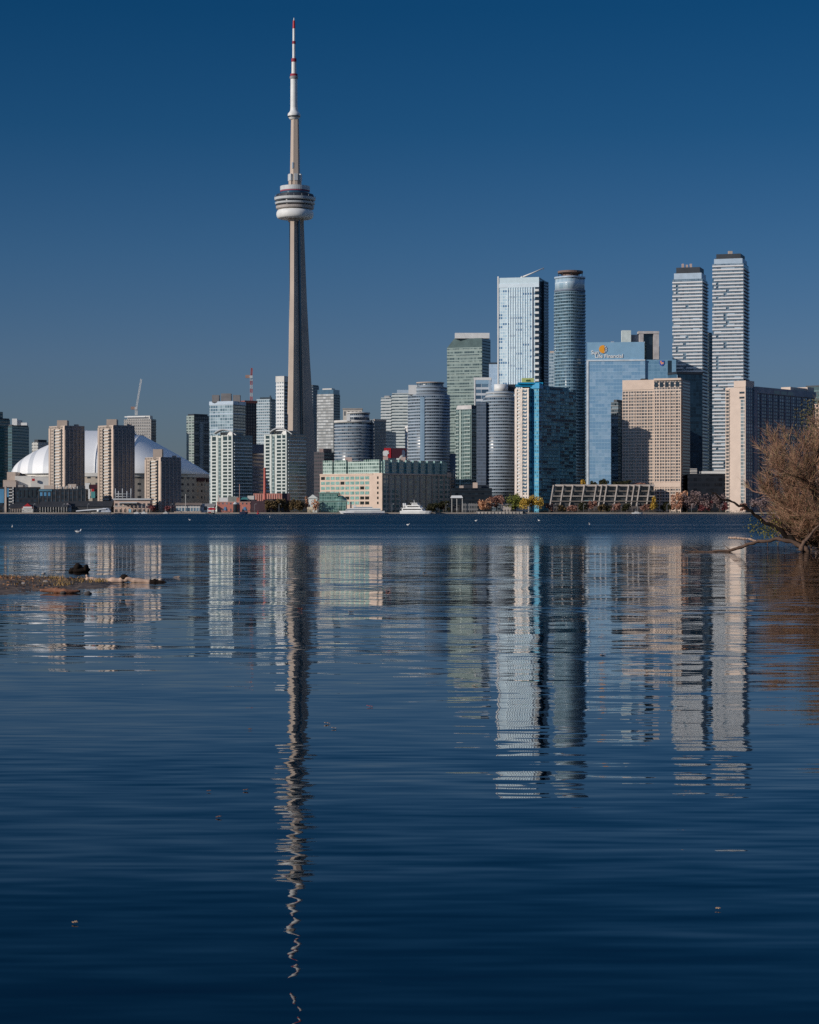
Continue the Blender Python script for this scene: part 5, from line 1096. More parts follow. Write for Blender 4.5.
for i, (a, c, tp, kd, lb) in enumerate(((680, 694, 492.5, 'bare', 'greyish bare tree right of the peach coloured tree'), (690, 706, 490, 'bare', 'tallest greyish bare tree in the grove before the low dark podium'), (702, 716, 491, 'bare', 'greyish bare tree below the white roof slab'), (712, 727, 490.5, 'bare', 'greyish bare tree touching the beige end wall'), (696, 704, 501, 'red', 'small dark red tree below the tallest bare tree'), (705, 714, 500, 'red', 'dark red bush at the foot of the bare grove, second from left'), (720, 728, 502, 'red', 'dark red bush under the fallen branch tip'), (660, 671, 501, 'dark', 'dark low tree before the tan tower foot'), (740, 750, 503, 'russet', 'russet tree at the foot of the beige end wall'), (750, 772, 497, 'bare', 'bare tree behind the foreground willow'))): tree(kd, lb, a, c, tp, 2014, n=1100, group=QG)
# low planting on the promenade
rnd = random.Random(5); V, Fc = [], []
for i in range(5200):
    px = rnd.uniform(-60, 900); Y = 1994 + rnd.random() ** 2 * 8; hgt = (0.8 + 1.6 * (.5 + .5 * sin(px * .31) * sin(px * .077))) * rnd.random()
    if 476 < px < 523: Y += 8
    p = Vector((X(px, Y), Y, 1.2 + hgt)); s = rnd.uniform(.15, .4); u = Vector((rnd.gauss(0, 1), rnd.gauss(0, 1), rnd.gauss(0, 1))).normalized(); w_ = u.cross(Vector((.3, .5, 1))).normalized()
    k = len(V); V += [tuple(p + u * s), tuple(p + w_ * s), tuple(p - u * s), tuple(p - w_ * s)]; Fc.append((k, k + 1, k + 2, k + 3))
o = link('undergrowth', mesh('undergrowth', V, Fc, LM['dark'])); o['kind'] = 'stuff'

# ---- lamp posts on the promenade
lp = None
for i in range(30):
    px = 4 + i * 27.5 + (i * 7 % 5)
    if 470 < px < 528: continue
    Yl = 1993.5
    if lp is None:
        lp = empty('street_lamp', 'slim grey lamp post standing on the quay promenade', 'street lamp', (X(px, Yl), Yl, 1.1), 'lamp posts along the promenade')
        tube('post', [(0, 0, 0), (0, 0, 7.4)], [.16, .09], GREYMET, lp, 6); tube('arm', [(0, 0, 7.3), (.5, -.3, 7.7), (1.3, -.6, 7.7)], .07, GREYMET, lp, 5); tube('lamp_head', [(1.1, -.5, 7.66), (1.9, -.8, 7.62)], [.2, .14], WGREY, lp, 6)
    else:
        c = lp.copy(); COL.objects.link(c); c.location = (X(px, Yl), Yl, 1.1)
        for ch_ in list(lp.children):
            d = ch_.copy(); COL.objects.link(d); d.parent = c

# ---- boats
HULLW = plain('hull_white', (.78, .78, .76), .35, .05)
def hull(parent, name, ln, bm, h0, h1, mat, bow=1, rake=.12, sink=-.4):
    """pointed hull along x, bow at +x when bow=1"""
    st = ((-.5, .8), (-.2, 1), (.2, 1), (.36, .7), (.46, .3), (.5, .02)); V, Fc = [], []
    for t, w_ in st:
        for zz, k in ((sink, .82), (h0, 1.0), (h1, 1.06)):
            x = t * ln * (1 + (rake if t > .3 else 0) * (zz - sink) / max(.1, h1 - sink)) * bow
            V += [(x, -bm / 2 * w_ * k, zz), (x, bm / 2 * w_ * k, zz)]
    for i in range(len(st) - 1):
        a = i * 6; b_ = a + 6
        for lo in (0, 2): Fc += [(a + lo, b_ + lo, b_ + lo + 2, a + lo + 2), (b_ + lo + 1, a + lo + 1, a + lo + 3, b_ + lo + 3)]
        Fc.append((a + 4, b_ + 4, b_ + 5, a + 5))
    Fc.append((0, 2, 4, 5, 3, 1))
    return link(name, mesh(name, V, Fc, mat), parent)
def bx(parent, name, x0, x1, y, z0, z1, mat, rake0=0, rake1=0):
    P = [(x0, -y), (x1, -y), (x1, y), (x0, y)]; T = [(x0 + rake0, -y), (x1 - rake1, -y), (x1 - rake1, y), (x0 + rake0, y)]
    return link(name, prism_mesh(name, P, z0, z1, mat, roof=mat, tops=T), parent)
Y = 1978; ln = 43.5 * Y / F
fb = empty('tour_boat', 'long low white tour boat with dark window bands before the beige terminal', 'boat', (X(363, Y), Y, 0))
hull(fb, 'hull', ln, 8.5, 1.6, 2.6, HULLW, -1); bx(fb, 'lower_saloon', -16, 16, 3.6, 2.6, 4.6, HULLW, 1.8, .6); bx(fb, 'window_band', -15.2, 15.6, 3.65, 3.3, 3.9, BLGL, 1.0, .3)
bx(fb, 'upper_deck', -12, 15.5, 3.4, 4.6, 5.0, HULLW); bx(fb, 'upper_saloon', -9.5, 9, 3.0, 5.0, 6.2, HULLW, 1.8, .8); bx(fb, 'upper_window', -8.4, 8.6, 3.05, 5.4, 5.8, BLGL, 1.2, .6); bx(fb, 'wheelhouse', -10, -6, 2, 6.2, 7.4, HULLW, 1.0, .2); bx(fb, 'blue_stripe', -18, 19, 4.36, .5, .75, plain('navy_stripe', (.03, .06, .18)))
tube('mast', [(-7, 0, 7.3), (-7, 0, 9)], .15, WHITE, fb, 6)
Y = 1974; yt = empty('motor_yacht', 'white three deck motor yacht moored before the dark side of the terminal', 'boat', (X(415.5, Y), Y, 0)); yt.rotation_euler = (0, 0, R(-24))
hull(yt, 'hull', 28, 7.5, 1.6, 2.6, HULLW, 1); bx(yt, 'main_deck_house', -12, 8.5, 3.3, 2.6, 4.9, HULLW, .3, 1.6); bx(yt, 'window_band', -11, 7.6, 3.36, 3.3, 4.3, DKGL, .3, 1.2); bx(yt, 'upper_deck', -13, 9, 3.5, 4.9, 5.2, HULLW)
bx(yt, 'upper_deck_house', -8, 6, 2.9, 5.2, 7.4, HULLW, .3, 1.5); bx(yt, 'upper_window', -7, 5.2, 2.96, 5.8, 6.8, DKGL, .3, 1.1); bx(yt, 'sun_deck', -10, 6, 3.1, 7.4, 7.7, HULLW); bx(yt, 'bridge', -3, 3.4, 2.2, 7.7, 9.4, HULLW, .6, 1.2); bx(yt, 'bridge_window', -2.4, 3.1, 2.26, 8.3, 9.0, DKGL, .4, .9)
bx(yt, 'bridge_roof', -4, 3, 2.4, 9.4, 9.7, HULLW); tube('radar_mast', [(-1, 0, 9.6), (-1.6, 0, 12.6)], [.35, .12], HULLW, yt, 6); bx(yt, 'stern_window', -13.2, -12.05, 2.6, 3.2, 4.4, DKGL); tube('funnel', [(-10.5, 2, 5), (-10.8, 2, 9.4)], .7, HULLW, yt, 8)
tube('funnel', [(-10.5, -2, 5), (-10.8, -2, 9.4)], .7, HULLW, yt, 8)
def launch(label, px, lpx, Y, mat, cab, flip=1, ht=1.0):
    lnn = lpx * Y / F; m = empty('motorboat', label, 'boat', (X(px, Y), Y, 0), 'small boats along the quay')
    hull(m, 'hull', lnn, lnn * .28, .7 * ht, 1.1 * ht, mat, flip); bx(m, 'cabin', -lnn * .22, lnn * .18, lnn * .1, 1.1 * ht, 2.3 * ht, cab, .3, .7); bx(m, 'cabin_window', -lnn * .19, lnn * .16, lnn * .103, 1.5 * ht, 2.0 * ht, DKGL, .2, .45); tube('mast', [(-lnn * .1, 0, 2.2 * ht), (-lnn * .1, 0, 4.2 * ht)], .09, WGREY, m, 5)
launch('small white motorboat before the right half of the terraces', 637, 10.5, 1980, HULLW, OFFW, 1)
launch('dark hulled workboat by the red brick hall', 243.5, 8, 1980, plain('hull_navy', (.02, .03, .07)), plain('cabin_dark', (.06, .06, .08)), 1, 1.6)
launch('small white cruiser left of the red leaved pair of trees', 144, 7, 1982, HULLW, HULLW, -1)
launch('small white cruiser under the ferry terminal columns', 137, 6, 1981, HULLW, OFFW, 1)
launch('pale workboat before the marina pavilion deck', 166, 6, 1982, OFFW, HULLW, 1)
launch('grey launch near the shore end of the red awning', 210, 9, 1981, plain('hull_drab', (.16, .16, .13)), RED, 1, .8)
# covered boat with a white awning tail
Y = 1982; cb = empty('covered_boat', 'grey shrink wrapped boat with a long white sloping canopy, lower left quay', 'boat', (X(101, Y), Y, 0))
hull(cb, 'hull', 17, 5, .8, 1.6, CONC, -1); WR = plain('grey_shrink_wrap', (.42, .45, .50), .45)
V = []; n = 7
for i in range(n):
    x = -1 + 10 * i / (n - 1); hh = (2.6, 4.6, 5.2, 5.0, 5.3, 4.8, 2.6)[i]; V += [(x, -2.6, 1.5), (x, -1.5, hh * .85), (x, 0, hh), (x, 1.5, hh * .85), (x, 2.6, 1.5)]
Fc = [(i * 5 + j, i * 5 + j + 1, i * 5 + j + 6, i * 5 + j + 5) for i in range(n - 1) for j in range(4)] + [(4, 3, 2, 1, 0), tuple((n - 1) * 5 + j for j in range(5))]
Fc = [f[::-1] for f in Fc]; link('tarpaulin', mesh('tarpaulin', V, Fc, WR), cb); lathe('white_float', [(.2, 1.2), (1.3, 1.7), (1.6, 2.6), (1.2, 3.6), (.2, 4.0)], WHITE, cb, 16, (-2, -2, 0))
V = []
for i in range(9):
    t = i / 8; x = -22 + 27 * t; zc = 2.0 + 2.6 * t - .6 * t * t; V += [(x, -3, zc), (x, -1.5, zc + .9), (x, 0, zc)]
Fc = [(i * 3 + j, i * 3 + j + 3, i * 3 + j + 4, i * 3 + j + 1) for i in range(8) for j in range(2)]; link('white_canopy', mesh('white_canopy', V, Fc, WHITE), cb)
for x in (-20, -10): tube('canopy_post', [(x, -1.5, .4), (x, -1.5, 3)], .12, WGREY, cb, 5)

# ---- gulls and a buoy on the ruffled water
def gull(label, px, py, k=1.0):
    d = EYE * F / (py - HY); t = empty('gull', label, 'bird', (X(px, d), d, 0), 'gulls resting on the ruffled water'); t.scale = (k, k, k); t.rotation_euler = (0, 0, R((px * 37) % 360))
    V, Fc = [], []; prof = ((-.24, .02, .13), (-.14, .07, .10), (0, .11, .08), (.12, .09, .09), (.2, .03, .14))
    for x, r, zc in prof:
        for j in range(8): V.append((x, r * cos(j * pi / 4), zc + r * .9 * sin(j * pi / 4)))
    for i in range(4):
        for j in range(8): Fc.append((i * 8 + j, i * 8 + (j + 1) % 8, i * 8 + 8 + (j + 1) % 8, i * 8 + 8 + j))
    Fc += [tuple(reversed(range(8))), tuple(32 + j for j in range(8))]
    b0 = len(V)
    tube_data([(.14, 0, .14), (.19, 0, .21), (.2, 0, .27), (.24, 0, .28)], [.05, .04, .05, .03], 8, V, Fc)
    link('body', mesh('body', V, Fc, HULLW, smooth=True), t); tube('bill', [(.26, 0, .275), (.32, 0, .26)], [.016, .006], plain('bill_yellow', (.6, .35, .03)), t, 5)
    V, Fc = tube_data([(-.3, 0, .15), (-.1, 0, .17), (.08, 0, .16)], [.01, .075, .03], 6); link('folded_wing', mesh('folded_wing', V, Fc, GREYMET, smooth=True), t)
for px, py, k, lb in ((12.5, 527.5, 1.7, 'white gull afloat nearest the left frame edge'), (78.5, 533, 2.0, 'white gull afloat below the leftmost tan tower, closest of all the gulls'), (190, 520.5, 2.0, 'white gull afloat below the shortest tan tower'), (270, 517.6, 3.0, 'white gull afloat below the brick chimney'), (408, 525.5, 1.6, 'white gull afloat below the motor yacht'), (476, 521.3, 1.8, 'white gull afloat before the pale jetty'), (539, 521, 1.8, 'white gull afloat below the golden yellow tree at the jetty end'), (590, 525, 1.8, 'white gull afloat below the terraced building')): gull(lb, px, py, k * .62)
d = 1750; bu = empty('red_buoy', 'small red channel buoy near the far quay below the brick chimney', 'buoy', (X(258, d), d, 0)); lathe('float', [(.3, -.3), (1.0, 0), (1.0, .8), (.5, 1.1)], RED, bu, 14); lathe('top_mark', [(.22, 1.1), (.22, 1.9), (.5, 2.0), (.1, 2.8)], RED, bu, 10)

# ================================================================== the near water
def wd(px, py): d = EYE * F / (py - HY); return Vector((X(px, d), d, 0))
# ---- sandbar reaching in from the left
MUD = None
def mud_mat():
    m, nt, b = _pr('wet_mud'); g = N(nt, 'ShaderNodeNewGeometry')
    n1 = N(nt, 'ShaderNodeTexNoise'); n1.inputs['Scale'].default_value = 2.4; n1.inputs['Detail'].default_value = 8; L(nt, g.outputs['Position'], n1.inputs['Vector'])
    n2 = N(nt, 'ShaderNodeTexVoronoi'); n2.inputs['Scale'].default_value = 9; L(nt, g.outputs['Position'], n2.inputs['Vector'])
    c = N(nt, 'ShaderNodeValToRGB'); L(nt, n1.outputs['Fac'], c.inputs[0]); r = c.color_ramp
    r.elements[0].position = .35; r.elements[0].color = (.05, .036, .026, 1); r.elements[1].position = .7; r.elements[1].color = (.25, .16, .10, 1)
    wn = mix_c(nt, math_n(nt, 'LESS_THAN', n2.outputs['Distance'], .16), c.outputs[0], (.26, .22, .18))
    L(nt, wn, b.inputs['Base Color']); b.inputs['Roughness'].default_value = .75
    bp = N(nt, 'ShaderNodeBump'); bp.inputs['Strength'].default_value = .6; bp.inputs['Distance'].default_value = .05; L(nt, n1.outputs['Fac'], bp.inputs['Height']); L(nt, bp.outputs[0], b.inputs['Normal'])
    return m
MUD = mud_mat()
from mathutils import noise as mn
def bar(name, cx, cy, ax, ay, hgt, seed, nx=220, ny=90):
    V, Fc = [], []
    for i in range(nx + 1):
        for j in range(ny + 1):
            x, y = cx + ax * (i / nx * 2 - 1) * 1.08, cy + ay * (j / ny * 2 - 1) * 1.08
            nz = mn.noise(Vector((x * .7, y * .35, seed))) ; n2 = mn.noise(Vector((x * 3, y * 2, seed + 5))); n3 = mn.noise(Vector((x * 9, y * 6, seed + 9)))
            rr = ((x - cx) / ax) ** 2 + ((y - cy) / ay) ** 2 + nz * .3
            V.append((x, y, hgt * (1 - rr) * (1.0 if rr < 1 else 1.4) + n2 * .035 * (rr < 1.1) + n3 * .03 - .01))
    for i in range(nx):
        for j in range(ny):
            a = i * (ny + 1) + j; Fc.append((a, a + ny + 1, a + ny + 2, a + 1))
    return structure(link(name, mesh(name, V, Fc, MUD, smooth=True)))
bar('sandbar', -14.2, 60.6, 6.7, 7.0, .19, 1.1)
bar('mud_flat', -16.2, 54.3, 7.2, 1.5, .11, 4.4, 70, 20)
# stones scattered on the bar
SM = (plain('stone_pale', (.34, .30, .27), .8, .2, 3), plain('stone_dark', (.07, .06, .055), .8, .2, 3)); rnd = random.Random(11)
def rock_mesh(nm, seed, r, mat, sub=2):
    bm = bmesh.new(); bmesh.ops.create_icosphere(bm, subdivisions=sub, radius=1)
    for v in bm.verts: v.co *= r * (1 + .35 * mn.noise(v.co * 1.3 + Vector((seed, 0, 0))) + .12 * mn.noise(v.co * 4 + Vector((0, seed, 0))))
    me = bpy.data.meshes.new(nm); bm.to_mesh(me); bm.free(); me.materials.append(mat)
    for p in me.polygons: p.use_smooth = True
    return me
for i, (px, py, s, m, lb) in enumerate(((24, 588, .05, 0, 'pale stone on the sandbar near its left, by the lower mud'), (46, 586.5, .07, 0, 'pale angular stone in the middle of the sandbar'), (43.5, 577.6, .05, 0, 'small white stone on the sandbar crest'), (63, 593.5, .06, 1, 'dark stone in shallow water below the sandbar, left of a twin'), (88, 594, .07, 1, 'dark stone in shallow water below the driftwood butt'))):
    p = wd(px, py); o = link('stone', rock_mesh('stone', i * 3.1, s, SM[m])); o.location = (p.x, p.y, .12 if i < 3 else .02); o.scale = (1.3, 1, .7); tag(o, lb, 'stone', 'stones at the sandbar')
# grass and weeds on it
V, Fc = [], []
for i in range(9000):
    x = rnd.uniform(-20, -8.2); y = rnd.uniform(57.5, 66.5)
    if ((x + 14.2) / 6.7) ** 2 + ((y - 60.6) / 7.0) ** 2 > .78: continue
    if mn.noise(Vector((x * .9, y * .9, 3))) < -.02: continue
    h = rnd.uniform(.015, .055) * (1.9 if mn.noise(Vector((x * .5, y * .5, 8))) > .3 else 1); a = rnd.uniform(0, 6.28); k = len(V); w_ = .012
    V += [(x - w_ * cos(a), y - w_ * sin(a), .06), (x + w_ * cos(a), y + w_ * sin(a), .06), (x + rnd.gauss(0, .05), y + rnd.gauss(0, .05), .12 + h)]; Fc.append((k, k + 1, k + 2))
o = link('grass', mesh('grass', V, Fc, leafmat('bar_grass', (.17, .11, .035), (.42, .26, .10)))); o['kind'] = 'stuff'
V, Fc = [], []
for i in range(3200):
    x = rnd.uniform(-26, -9); y = rnd.uniform(56, 66.5); rr = ((x + 14.2) / 6.7) ** 2 + ((y - 60.6) / 7.0) ** 2
    if rr > .9: continue
    p = Vector((x, y, 0.19 * (1 - rr) + .015)); s = rnd.uniform(.02, .06); u = Vector((rnd.gauss(0, 1), rnd.gauss(0, 1), rnd.gauss(0, .5))).normalized(); w_ = u.cross(Vector((rnd.gauss(0, .5), rnd.gauss(0, .5), 1))).normalized(); k = len(V)
    V += [tuple(p + u * s), tuple(p + w_ * s * .6), tuple(p - u * s), tuple(p - w_ * s * .6)]; Fc.append((k, k + 1, k + 2, k + 3))
o = link('leaf_litter', mesh('leaf_litter', V, Fc, leafmat('litter', (.05, .03, .02), (.55, .27, .13)))); o['kind'] = 'stuff'
# ---- driftwood log on the end of the bar
def wood_mat(name, c1, c2, sc_=3):
    m, nt, b = _pr(name); t = N(nt, 'ShaderNodeTexCoord'); mp = N(nt, 'ShaderNodeMapping'); mp.inputs['Scale'].default_value = (1.2, 9, 9); L(nt, t.outputs['Object'], mp.inputs[0])
    n1 = N(nt, 'ShaderNodeTexNoise'); n1.inputs['Scale'].default_value = sc_; n1.inputs['Detail'].default_value = 7; L(nt, mp.outputs[0], n1.inputs['Vector'])
    L(nt, mix_c(nt, n1.outputs['Fac'], c1, c2), b.inputs['Base Color']); b.inputs['Roughness'].default_value = .85; b.inputs['Specular IOR Level'].default_value = .2
    bp = N(nt, 'ShaderNodeBump'); bp.inputs['Strength'].default_value = .5; bp.inputs['Distance'].default_value = .03; L(nt, n1.outputs['Fac'], bp.inputs['Height']); L(nt, bp.outputs[0], b.inputs['Normal']); return m
PALEW = wood_mat('bleached_wood', (.42, .25, .17), (.82, .60, .46)); WETW = wood_mat('wet_dark_wood', (.006, .004, .003), (.026, .016, .011)); REDW = wood_mat('reddish_wood', (.16, .07, .045), (.36, .17, .10))
def wob(path, rad, n, amp, seed):
    """resample a path with knots and bends"""
    P, Rr = [], []; m = len(path) - 1
    for i in range(n + 1):
        t = i / n * m; k = min(int(t), m - 1); f = t - k
        p0, p1, p2, p3 = [Vector(path[max(0, min(m, k + j))]) for j in (-1, 0, 1, 2)]
        p = .5 * (2 * p1 + (p2 - p0) * f + (2 * p0 - 5 * p1 + 4 * p2 - p3) * f * f + (3 * p1 - p0 - 3 * p2 + p3) * f ** 3)
        P.append(p + Vector((0, mn.noise(Vector((t * 2, seed, 0))), mn.noise(Vector((t * 2, 0, seed))))) * amp)
        r = rad[k] * (1 - f) + rad[min(m, k + 1)] * f; Rr.append(r * (1 + .3 * mn.noise(Vector((t * 5, seed, seed))) + .3 * mn.noise(Vector((t * 13, seed, 2)))))
    return P, Rr
D0 = EYE * F / (582.5 - HY)
def dl(px, py): return Vector((X(px, D0), D0, Z(py, D0)))
dw = empty('driftwood_log', 'pale peeled driftwood log with dark wet tip lying along the sandbar end', 'log', dl(86, 580)); o = Vector(dw.location)
P, Rr = wob([dl(86, 578.6), dl(92, 579.8), dl(104, 581), dl(117, 580.6), dl(126, 579.4), dl(136, 580.6), dl(150, 582.4)], [.05, .075, .085, .085, .085, .075, .065], 40, .03, 2.2)
tube('peeled_trunk', [p for p in P], Rr, PALEW, dw, 12, o)
P, Rr = wob([dl(148, 582.3), dl(155, 581.6), dl(162, 582.6), dl(168, 583.2)], [.07, .078, .06, .02], 16, .03, 5.2); tube('dark_tip', P, Rr, WETW, dw, 10, o)
tube('branch_stub', [dl(86.5, 578.9), dl(87.5, 576.4), dl(86, 574.8)], [.05, .04, .02], PALEW, dw, 8, o); tube('branch_stub', [dl(92, 579.4), dl(95, 577.6)], [.04, .015], PALEW, dw, 8, o)
P, Rr = wob([dl(132, 581.6), dl(140, 582.8), dl(150, 583.6), dl(158, 583.8)], [.03, .05, .05, .03], 14, .02, 7); tube('orange_side_limb', P, Rr, wood_mat('orange_wood', (.42, .16, .08), (.62, .30, .16)), dw, 8, o)
kn = link('dark_knot', rock_mesh('dark_knot', 8, .11, WETW), dw); kn.location = dl(124, 577.3) - o; kn.scale = (1.15, .8, .75); tube('knot_spur', [dl(126, 577), dl(129.5, 576.6)], [.03, .015], PALEW, dw, 6, o)
D1 = EYE * F / (593 - HY)
P, Rr = wob([(X(40, D1), D1, .06), (X(55, D1), D1, .07), (X(66, D1), D1 - .1, .05), (X(80, D1), D1, .04)], [.03, .07, .06, .03], 20, .02, 3.3); lg = tube('driftwood_branch', P, Rr, REDW, None, 9); tag(lg, 'short reddish wet branch at the lower edge of the sandbar', 'branch')
# ---- dark stump in the water beyond the bar
p = wd(79, 572.2); st = empty('waterlogged_stump', 'black waterlogged stump standing out of the water beyond the sandbar', 'stump', (p.x, p.y, 0))
for x, z_, sx_, sz_, sd in ((0, .07, .36, .13, 1), (-.04, .17, .13, .13, 4), (.24, .13, .10, .12, 7), (-.22, .06, .14, .09, 9)):
    r = link('stump_lump' if sd != 1 else 'stump_body', rock_mesh('stump', sd, 1, WETW), st); r.location = (x, 0, z_); r.scale = (sx_, .2, sz_)

# ---- bank and bare willow at right
BX, BY = X(806, 112), 112.0
bar('bank', BX + 10.8, BY + 3.2, 10.2, 6.0, .6, 9.2, 80, 50)
WB = wood_mat('willow_bark', (.05, .035, .028), (.13, .09, .07)); TW = leafmat('willow_twig', (.27, .14, .088), (.45, .255, .165)); TW2 = leafmat('willow_twig_olive', (.15, .12, .06), (.26, .205, .11))
wl = empty('willow_tree', 'bushy bare willow with reddish twigs leaning over the water at right', 'tree', (BX, BY, .1)); o = Vector(wl.location)
rnd = random.Random(23)
def grow(p, d, ln, n, up, jit):
    P = [Vector(p)]; d = Vector(d).normalized()
    for i in range(n):
        d = (d + Vector((rnd.gauss(0, jit), rnd.gauss(0, jit), rnd.gauss(0, jit) + up))).normalized(); P.append(P[-1] + d * ln / n)
    return P
twV, twF, tw2V, tw2F = [], [], [], []
brV, brF = [], []
roots = []
for i in range(24):
    bx_ = BX + rnd.uniform(-.2, 7.5); by_ = BY + rnd.uniform(-1.2, 4.5)
    lean = -.95 if i < 11 else rnd.uniform(-.7, .7)
    roots.append(((bx_, by_, .1), (lean * rnd.uniform(.35, 1.1), rnd.uniform(-.45, .45), 1.0), rnd.uniform(3.3, 5.2) + .40 * max(0, bx_ - BX), .05 + .015 * rnd.random()))
for i in range(14):      # low skirt of stems leaning out over the water
    roots.append(((BX + rnd.uniform(.6, 6), BY + rnd.uniform(-1.5, 2.5), .1), (rnd.uniform(-2.2, -.5), rnd.uniform(-.6, .3), rnd.uniform(.45, 1.0)), rnd.uniform(1.4, 2.5), .03 + .012 * rnd.random()))
for (p, d, ln, r0) in roots:
    P = grow(p, d, ln, 7, .05, .13); tube('limb', P, [r0 * (1 - .75 * i / 7) for i in range(8)], WB, wl, 8, o)
    for j in range(24):
        k = rnd.randint(1, 7); base = P[k]; dd = (P[k] - P[k - 1]).normalized() + Vector((rnd.gauss(-.12, .55), rnd.gauss(0, .55), rnd.gauss(.1, .35)))
        Q = grow(base, dd, rnd.uniform(.7, 1.9), 5, .10, .16); (tube('branch', Q, [r0 * .34 * (1 - .7 * i / 5) for i in range(6)], WB, wl, 5, o) if j < 3 else tube_data([q - o for q in Q], [r0 * .3 * (1 - .7 * i / 5) for i in range(6)], 5, twV, twF))
        for m in range(60):
            kk = rnd.randint(0, 5); b0 = Q[kk]; g = (Q[min(5, kk + 1)] - Q[max(0, kk - 1)]).normalized() + Vector((rnd.gauss(-.08, .6), rnd.gauss(0, .6), rnd.gauss(.25, .45)))
            T = grow(b0, g, rnd.uniform(.28, .75), 3, .06, .2); rr = rnd.uniform(.006, .011)
            if rnd.random() < .72: tube_data([q - o for q in T], [rr, rr * .85, rr * .65, rr * .35], 3, twV, twF)
            else: tube_data([q - o for q in T], [rr, rr * .85, rr * .65, rr * .35], 3, tw2V, tw2F)
link('crown', mesh('crown', twV, twF, TW), wl); link('olive_twigs', mesh('olive_twigs', tw2V, tw2F, TW2), wl)
# one dark trunk and overhanging leafy bough at the frame edge
P, Rr = wob([(X(824, 110), 110, .2), (X(818, 110), 110, 2.0), (X(813.5, 110), 110, 3.2), (X(815, 110), 110, 4.3), (X(822, 110), 110, 5.6)], [.16, .12, .10, .08, .05], 24, .1, 6.1); tube('trunk', P, Rr, WETW, wl, 10, o)
def leaves(part, pts, n, spread, size, mat):
    V, Fc = [], []
    for i in range(n):
        a, b_ = rnd.choice(pts); p = Vector(a).lerp(Vector(b_), rnd.random()) + Vector((rnd.gauss(0, spread), rnd.gauss(0, spread), rnd.gauss(0, spread))) - o
        u = Vector((rnd.gauss(0, 1), rnd.gauss(0, 1), rnd.gauss(0, 1))).normalized(); w_ = u.cross(Vector((rnd.gauss(0, 1), rnd.gauss(0, 1), 1))).normalized(); s = size * rnd.uniform(.6, 1.3); k = len(V)
        V += [tuple(p + u * s), tuple(p + w_ * s * .35), tuple(p - u * s), tuple(p - w_ * s * .35)]; Fc.append((k, k + 1, k + 2, k + 3))
    return link(part, mesh(part, V, Fc, mat), wl)
def wp(px, py, Y=111): return (X(px, Y), Y, Z(py, Y))
leaves('low_leaves', [(wp(752, 525), wp(772, 531)), (wp(770, 518), wp(782, 535)), (wp(764, 528), wp(776, 538))], 800, .24, .06, leafmat('willow_leaf', (.10, .11, .02), (.26, .22, .05)))
leaves('high_leaves', [(wp(800, 418), wp(816, 410)), (wp(808, 432), wp(819, 420)), (wp(812, 404), wp(826, 412)), (wp(806, 440), wp(822, 436))], 1200, .3, .06, leafmat('willow_leaf_high', (.07, .075, .03), (.20, .16, .07)))
P, Rr = wob([wp(830, 452), wp(818, 430), wp(808, 418), wp(799, 413)], [.07, .05, .03, .012], 14, .06, 8); tube('leafy_bough', P, Rr, WB, wl, 7, o)
# ---- fallen limbs reaching into the water
def fallen(name, label, pts, rad, Yf, seed, mat, amp=.05, twigs=0):
    P = [(X(a, Yf), Yf, Z(b_, Yf)) for a, b_ in pts]; t = empty(name, label, 'branch', P[-1], 'fallen limbs at the willow'); oo = Vector(P[-1]); Pp, Rr = wob(P, rad, 46, amp, seed); tube('limb', Pp, Rr, mat, t, 10, oo)
    for i in range(twigs):
        k = rnd.randint(3, 34); b0 = Pp[k]; T = grow(b0, (rnd.gauss(-.4, .4), rnd.gauss(0, .4), rnd.gauss(.3, .5)), rnd.uniform(.25, .7), 4, .05, .2); tube('twig', T, [.022, .017, .012, .008, .004], mat, t, 5, oo)
GREYW = wood_mat('grey_limb', (.045, .028, .02), (.25, .155, .11))
fallen('fallen_branch', 'long dark fallen limb slanting down from the left into the willow base', [(712, 493), (720, 497), (733, 503), (746, 508), (755, 516), (770, 524), (785, 535), (797, 543), (806, 549)], [.025, .04, .05, .065, .085, .10, .12, .14, .17], 110.5, 1.4, WETW, .16, 14)
fallen('fallen_branch', 'long low brown log lying out over the calm water, lowest of the fallen limbs', [(685, 550.6), (700, 551), (720, 550.6), (735, 549.6), (747, 545.2), (760, 541.5), (775, 540), (790, 541), (803, 547), (808, 552)], [.02, .04, .055, .085, .08, .085, .085, .09, .11, .14], 109.5, 3.4, GREYW, .10, 8)
fallen('fallen_branch', 'short pale broken limb just above the low brown log', [(728.5, 537.6), (736, 538), (748, 539), (756, 541)], [.05, .06, .05, .06], 109.6, 5.4, PALEW, .02, 0)
fallen('fallen_branch', 'grey forked root rising out of the water beside the willow base', [(801, 551), (803, 544), (808, 538), (813, 531), (819, 525)], [.14, .10, .08, .06, .04], 108.5, 7.4, GREYW, .05, 3)
fallen('fallen_branch', 'pale thin limb slanting behind the long dark fallen limb', [(769, 512), (776, 519), (784, 527), (792, 534)], [.03, .045, .05, .06], 111.2, 9.4, GREYW, .03, 2)
# thin half sunk twigs
for i, (a, b_, c, d_, lb) in enumerate(((768, 546, 771, 539.5, 'thin sunken twig standing up left of the willow base'), (778, 545.5, 782, 540, 'thin sunken twig nearest the willow base'))):
    Yq = EYE * F / (548 - HY); P = [(X(a, Yq), Yq, -.1), (X((a + c) / 2 - 2, Yq), Yq, .3), (X(c, Yq), Yq, Z(d_, Yq))]; g = tube('sunken_twig', P, [.03, .025, .01], GREYW, None, 6); tag(g, lb, 'twig')
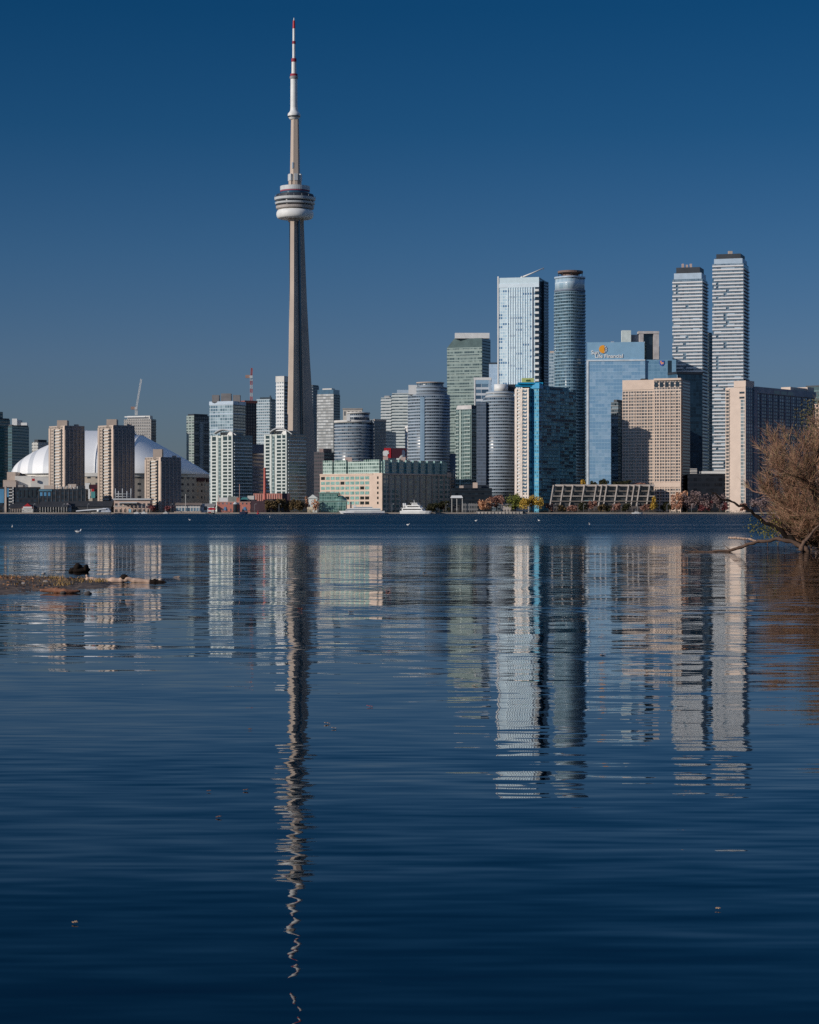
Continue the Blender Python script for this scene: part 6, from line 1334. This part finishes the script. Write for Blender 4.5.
# ---- floating leaves
LC = [plain('leaf_float_red', (.48, .10, .05), .5, .2, 40), plain('leaf_float_tan', (.50, .32, .18), .5, .2, 40), plain('leaf_float_brown', (.20, .10, .05), .5, .2, 40)]
def maple(s):
    pts = [(0, -1), (.15, -.45), (.8, -.5), (.6, -.1), (1, .3), (.5, .35), (.45, .7), (.2, .5), (0, 1), (-.2, .5), (-.45, .7), (-.5, .35), (-1, .3), (-.6, -.1), (-.8, -.5), (-.15, -.45)]
    V = [(x * s, y * s, .012 + .08 * s * (x * x)) for x, y in pts]; V2 = [(x, y, z_ - .003) for x, y, z_ in V]; n = len(pts)
    return V + V2, [tuple(range(n)), tuple(range(2 * n - 1, n - 1, -1))] + [(i, n + i, n + (i + 1) % n, (i + 1) % n) for i in range(n)]
spots = [(369.7, 707, 0, .035, 'red leaf floating alone right of the tower reflection'), (327, 724, 1, .03, 'tan leaf floating close to the right edge of the tower reflection'), (334, 729, 1, .025, 'tan leaf just below another tan leaf near the tower reflection'), (388, 591, 0, .08, 'red leaf far out below the red billboard reflection'), (300, 609, 0, .07, 'red leaf on the dark part of the tower reflection'), (351, 612, 1, .06, 'tan leaf far out, left of the centre of the water'), (425, 573, 1, .09, 'tan leaf far out in the very middle of the lake'), (511, 619, 1, .06, 'orange tan leaf over the bright glass tower reflection'), (603, 655, 1, .05, 'tan leaf over the pale blue reflection'), (475, 686, 1, .04, 'tan leaf left of the bright reflection strips'),
         (246, 791, 2, .02, 'brown leaf left of the lower tower reflection'), (219, 818, 2, .02, 'brown leaf below and left of another brown leaf by the tower reflection'), (209, 792, 2, .015, 'small brown leaf, leftmost beside the lower tower reflection'), (75, 924, 1, .016, 'pale tan leaf near the bottom left corner'), (718, 910, 1, .013, 'pale tan leaf near the bottom right corner'), (177, 577, 1, .12, 'tan leaf just beyond the tip of the driftwood log'), (250, 730, 2, .02, 'brown speck of leaf left of the wavering reflection')]
for i, (px, py, c, s, lb) in enumerate(spots):
    V, Fc = maple(s); p = wd(px, py); g = link('floating_leaf', mesh('floating_leaf', V, Fc, LC[c])); g.location = p; g.rotation_euler = (R(8 * sin(i)), R(8 * cos(i)), i * 1.3); tag(g, lb, 'leaf', 'leaves floating on the lake')
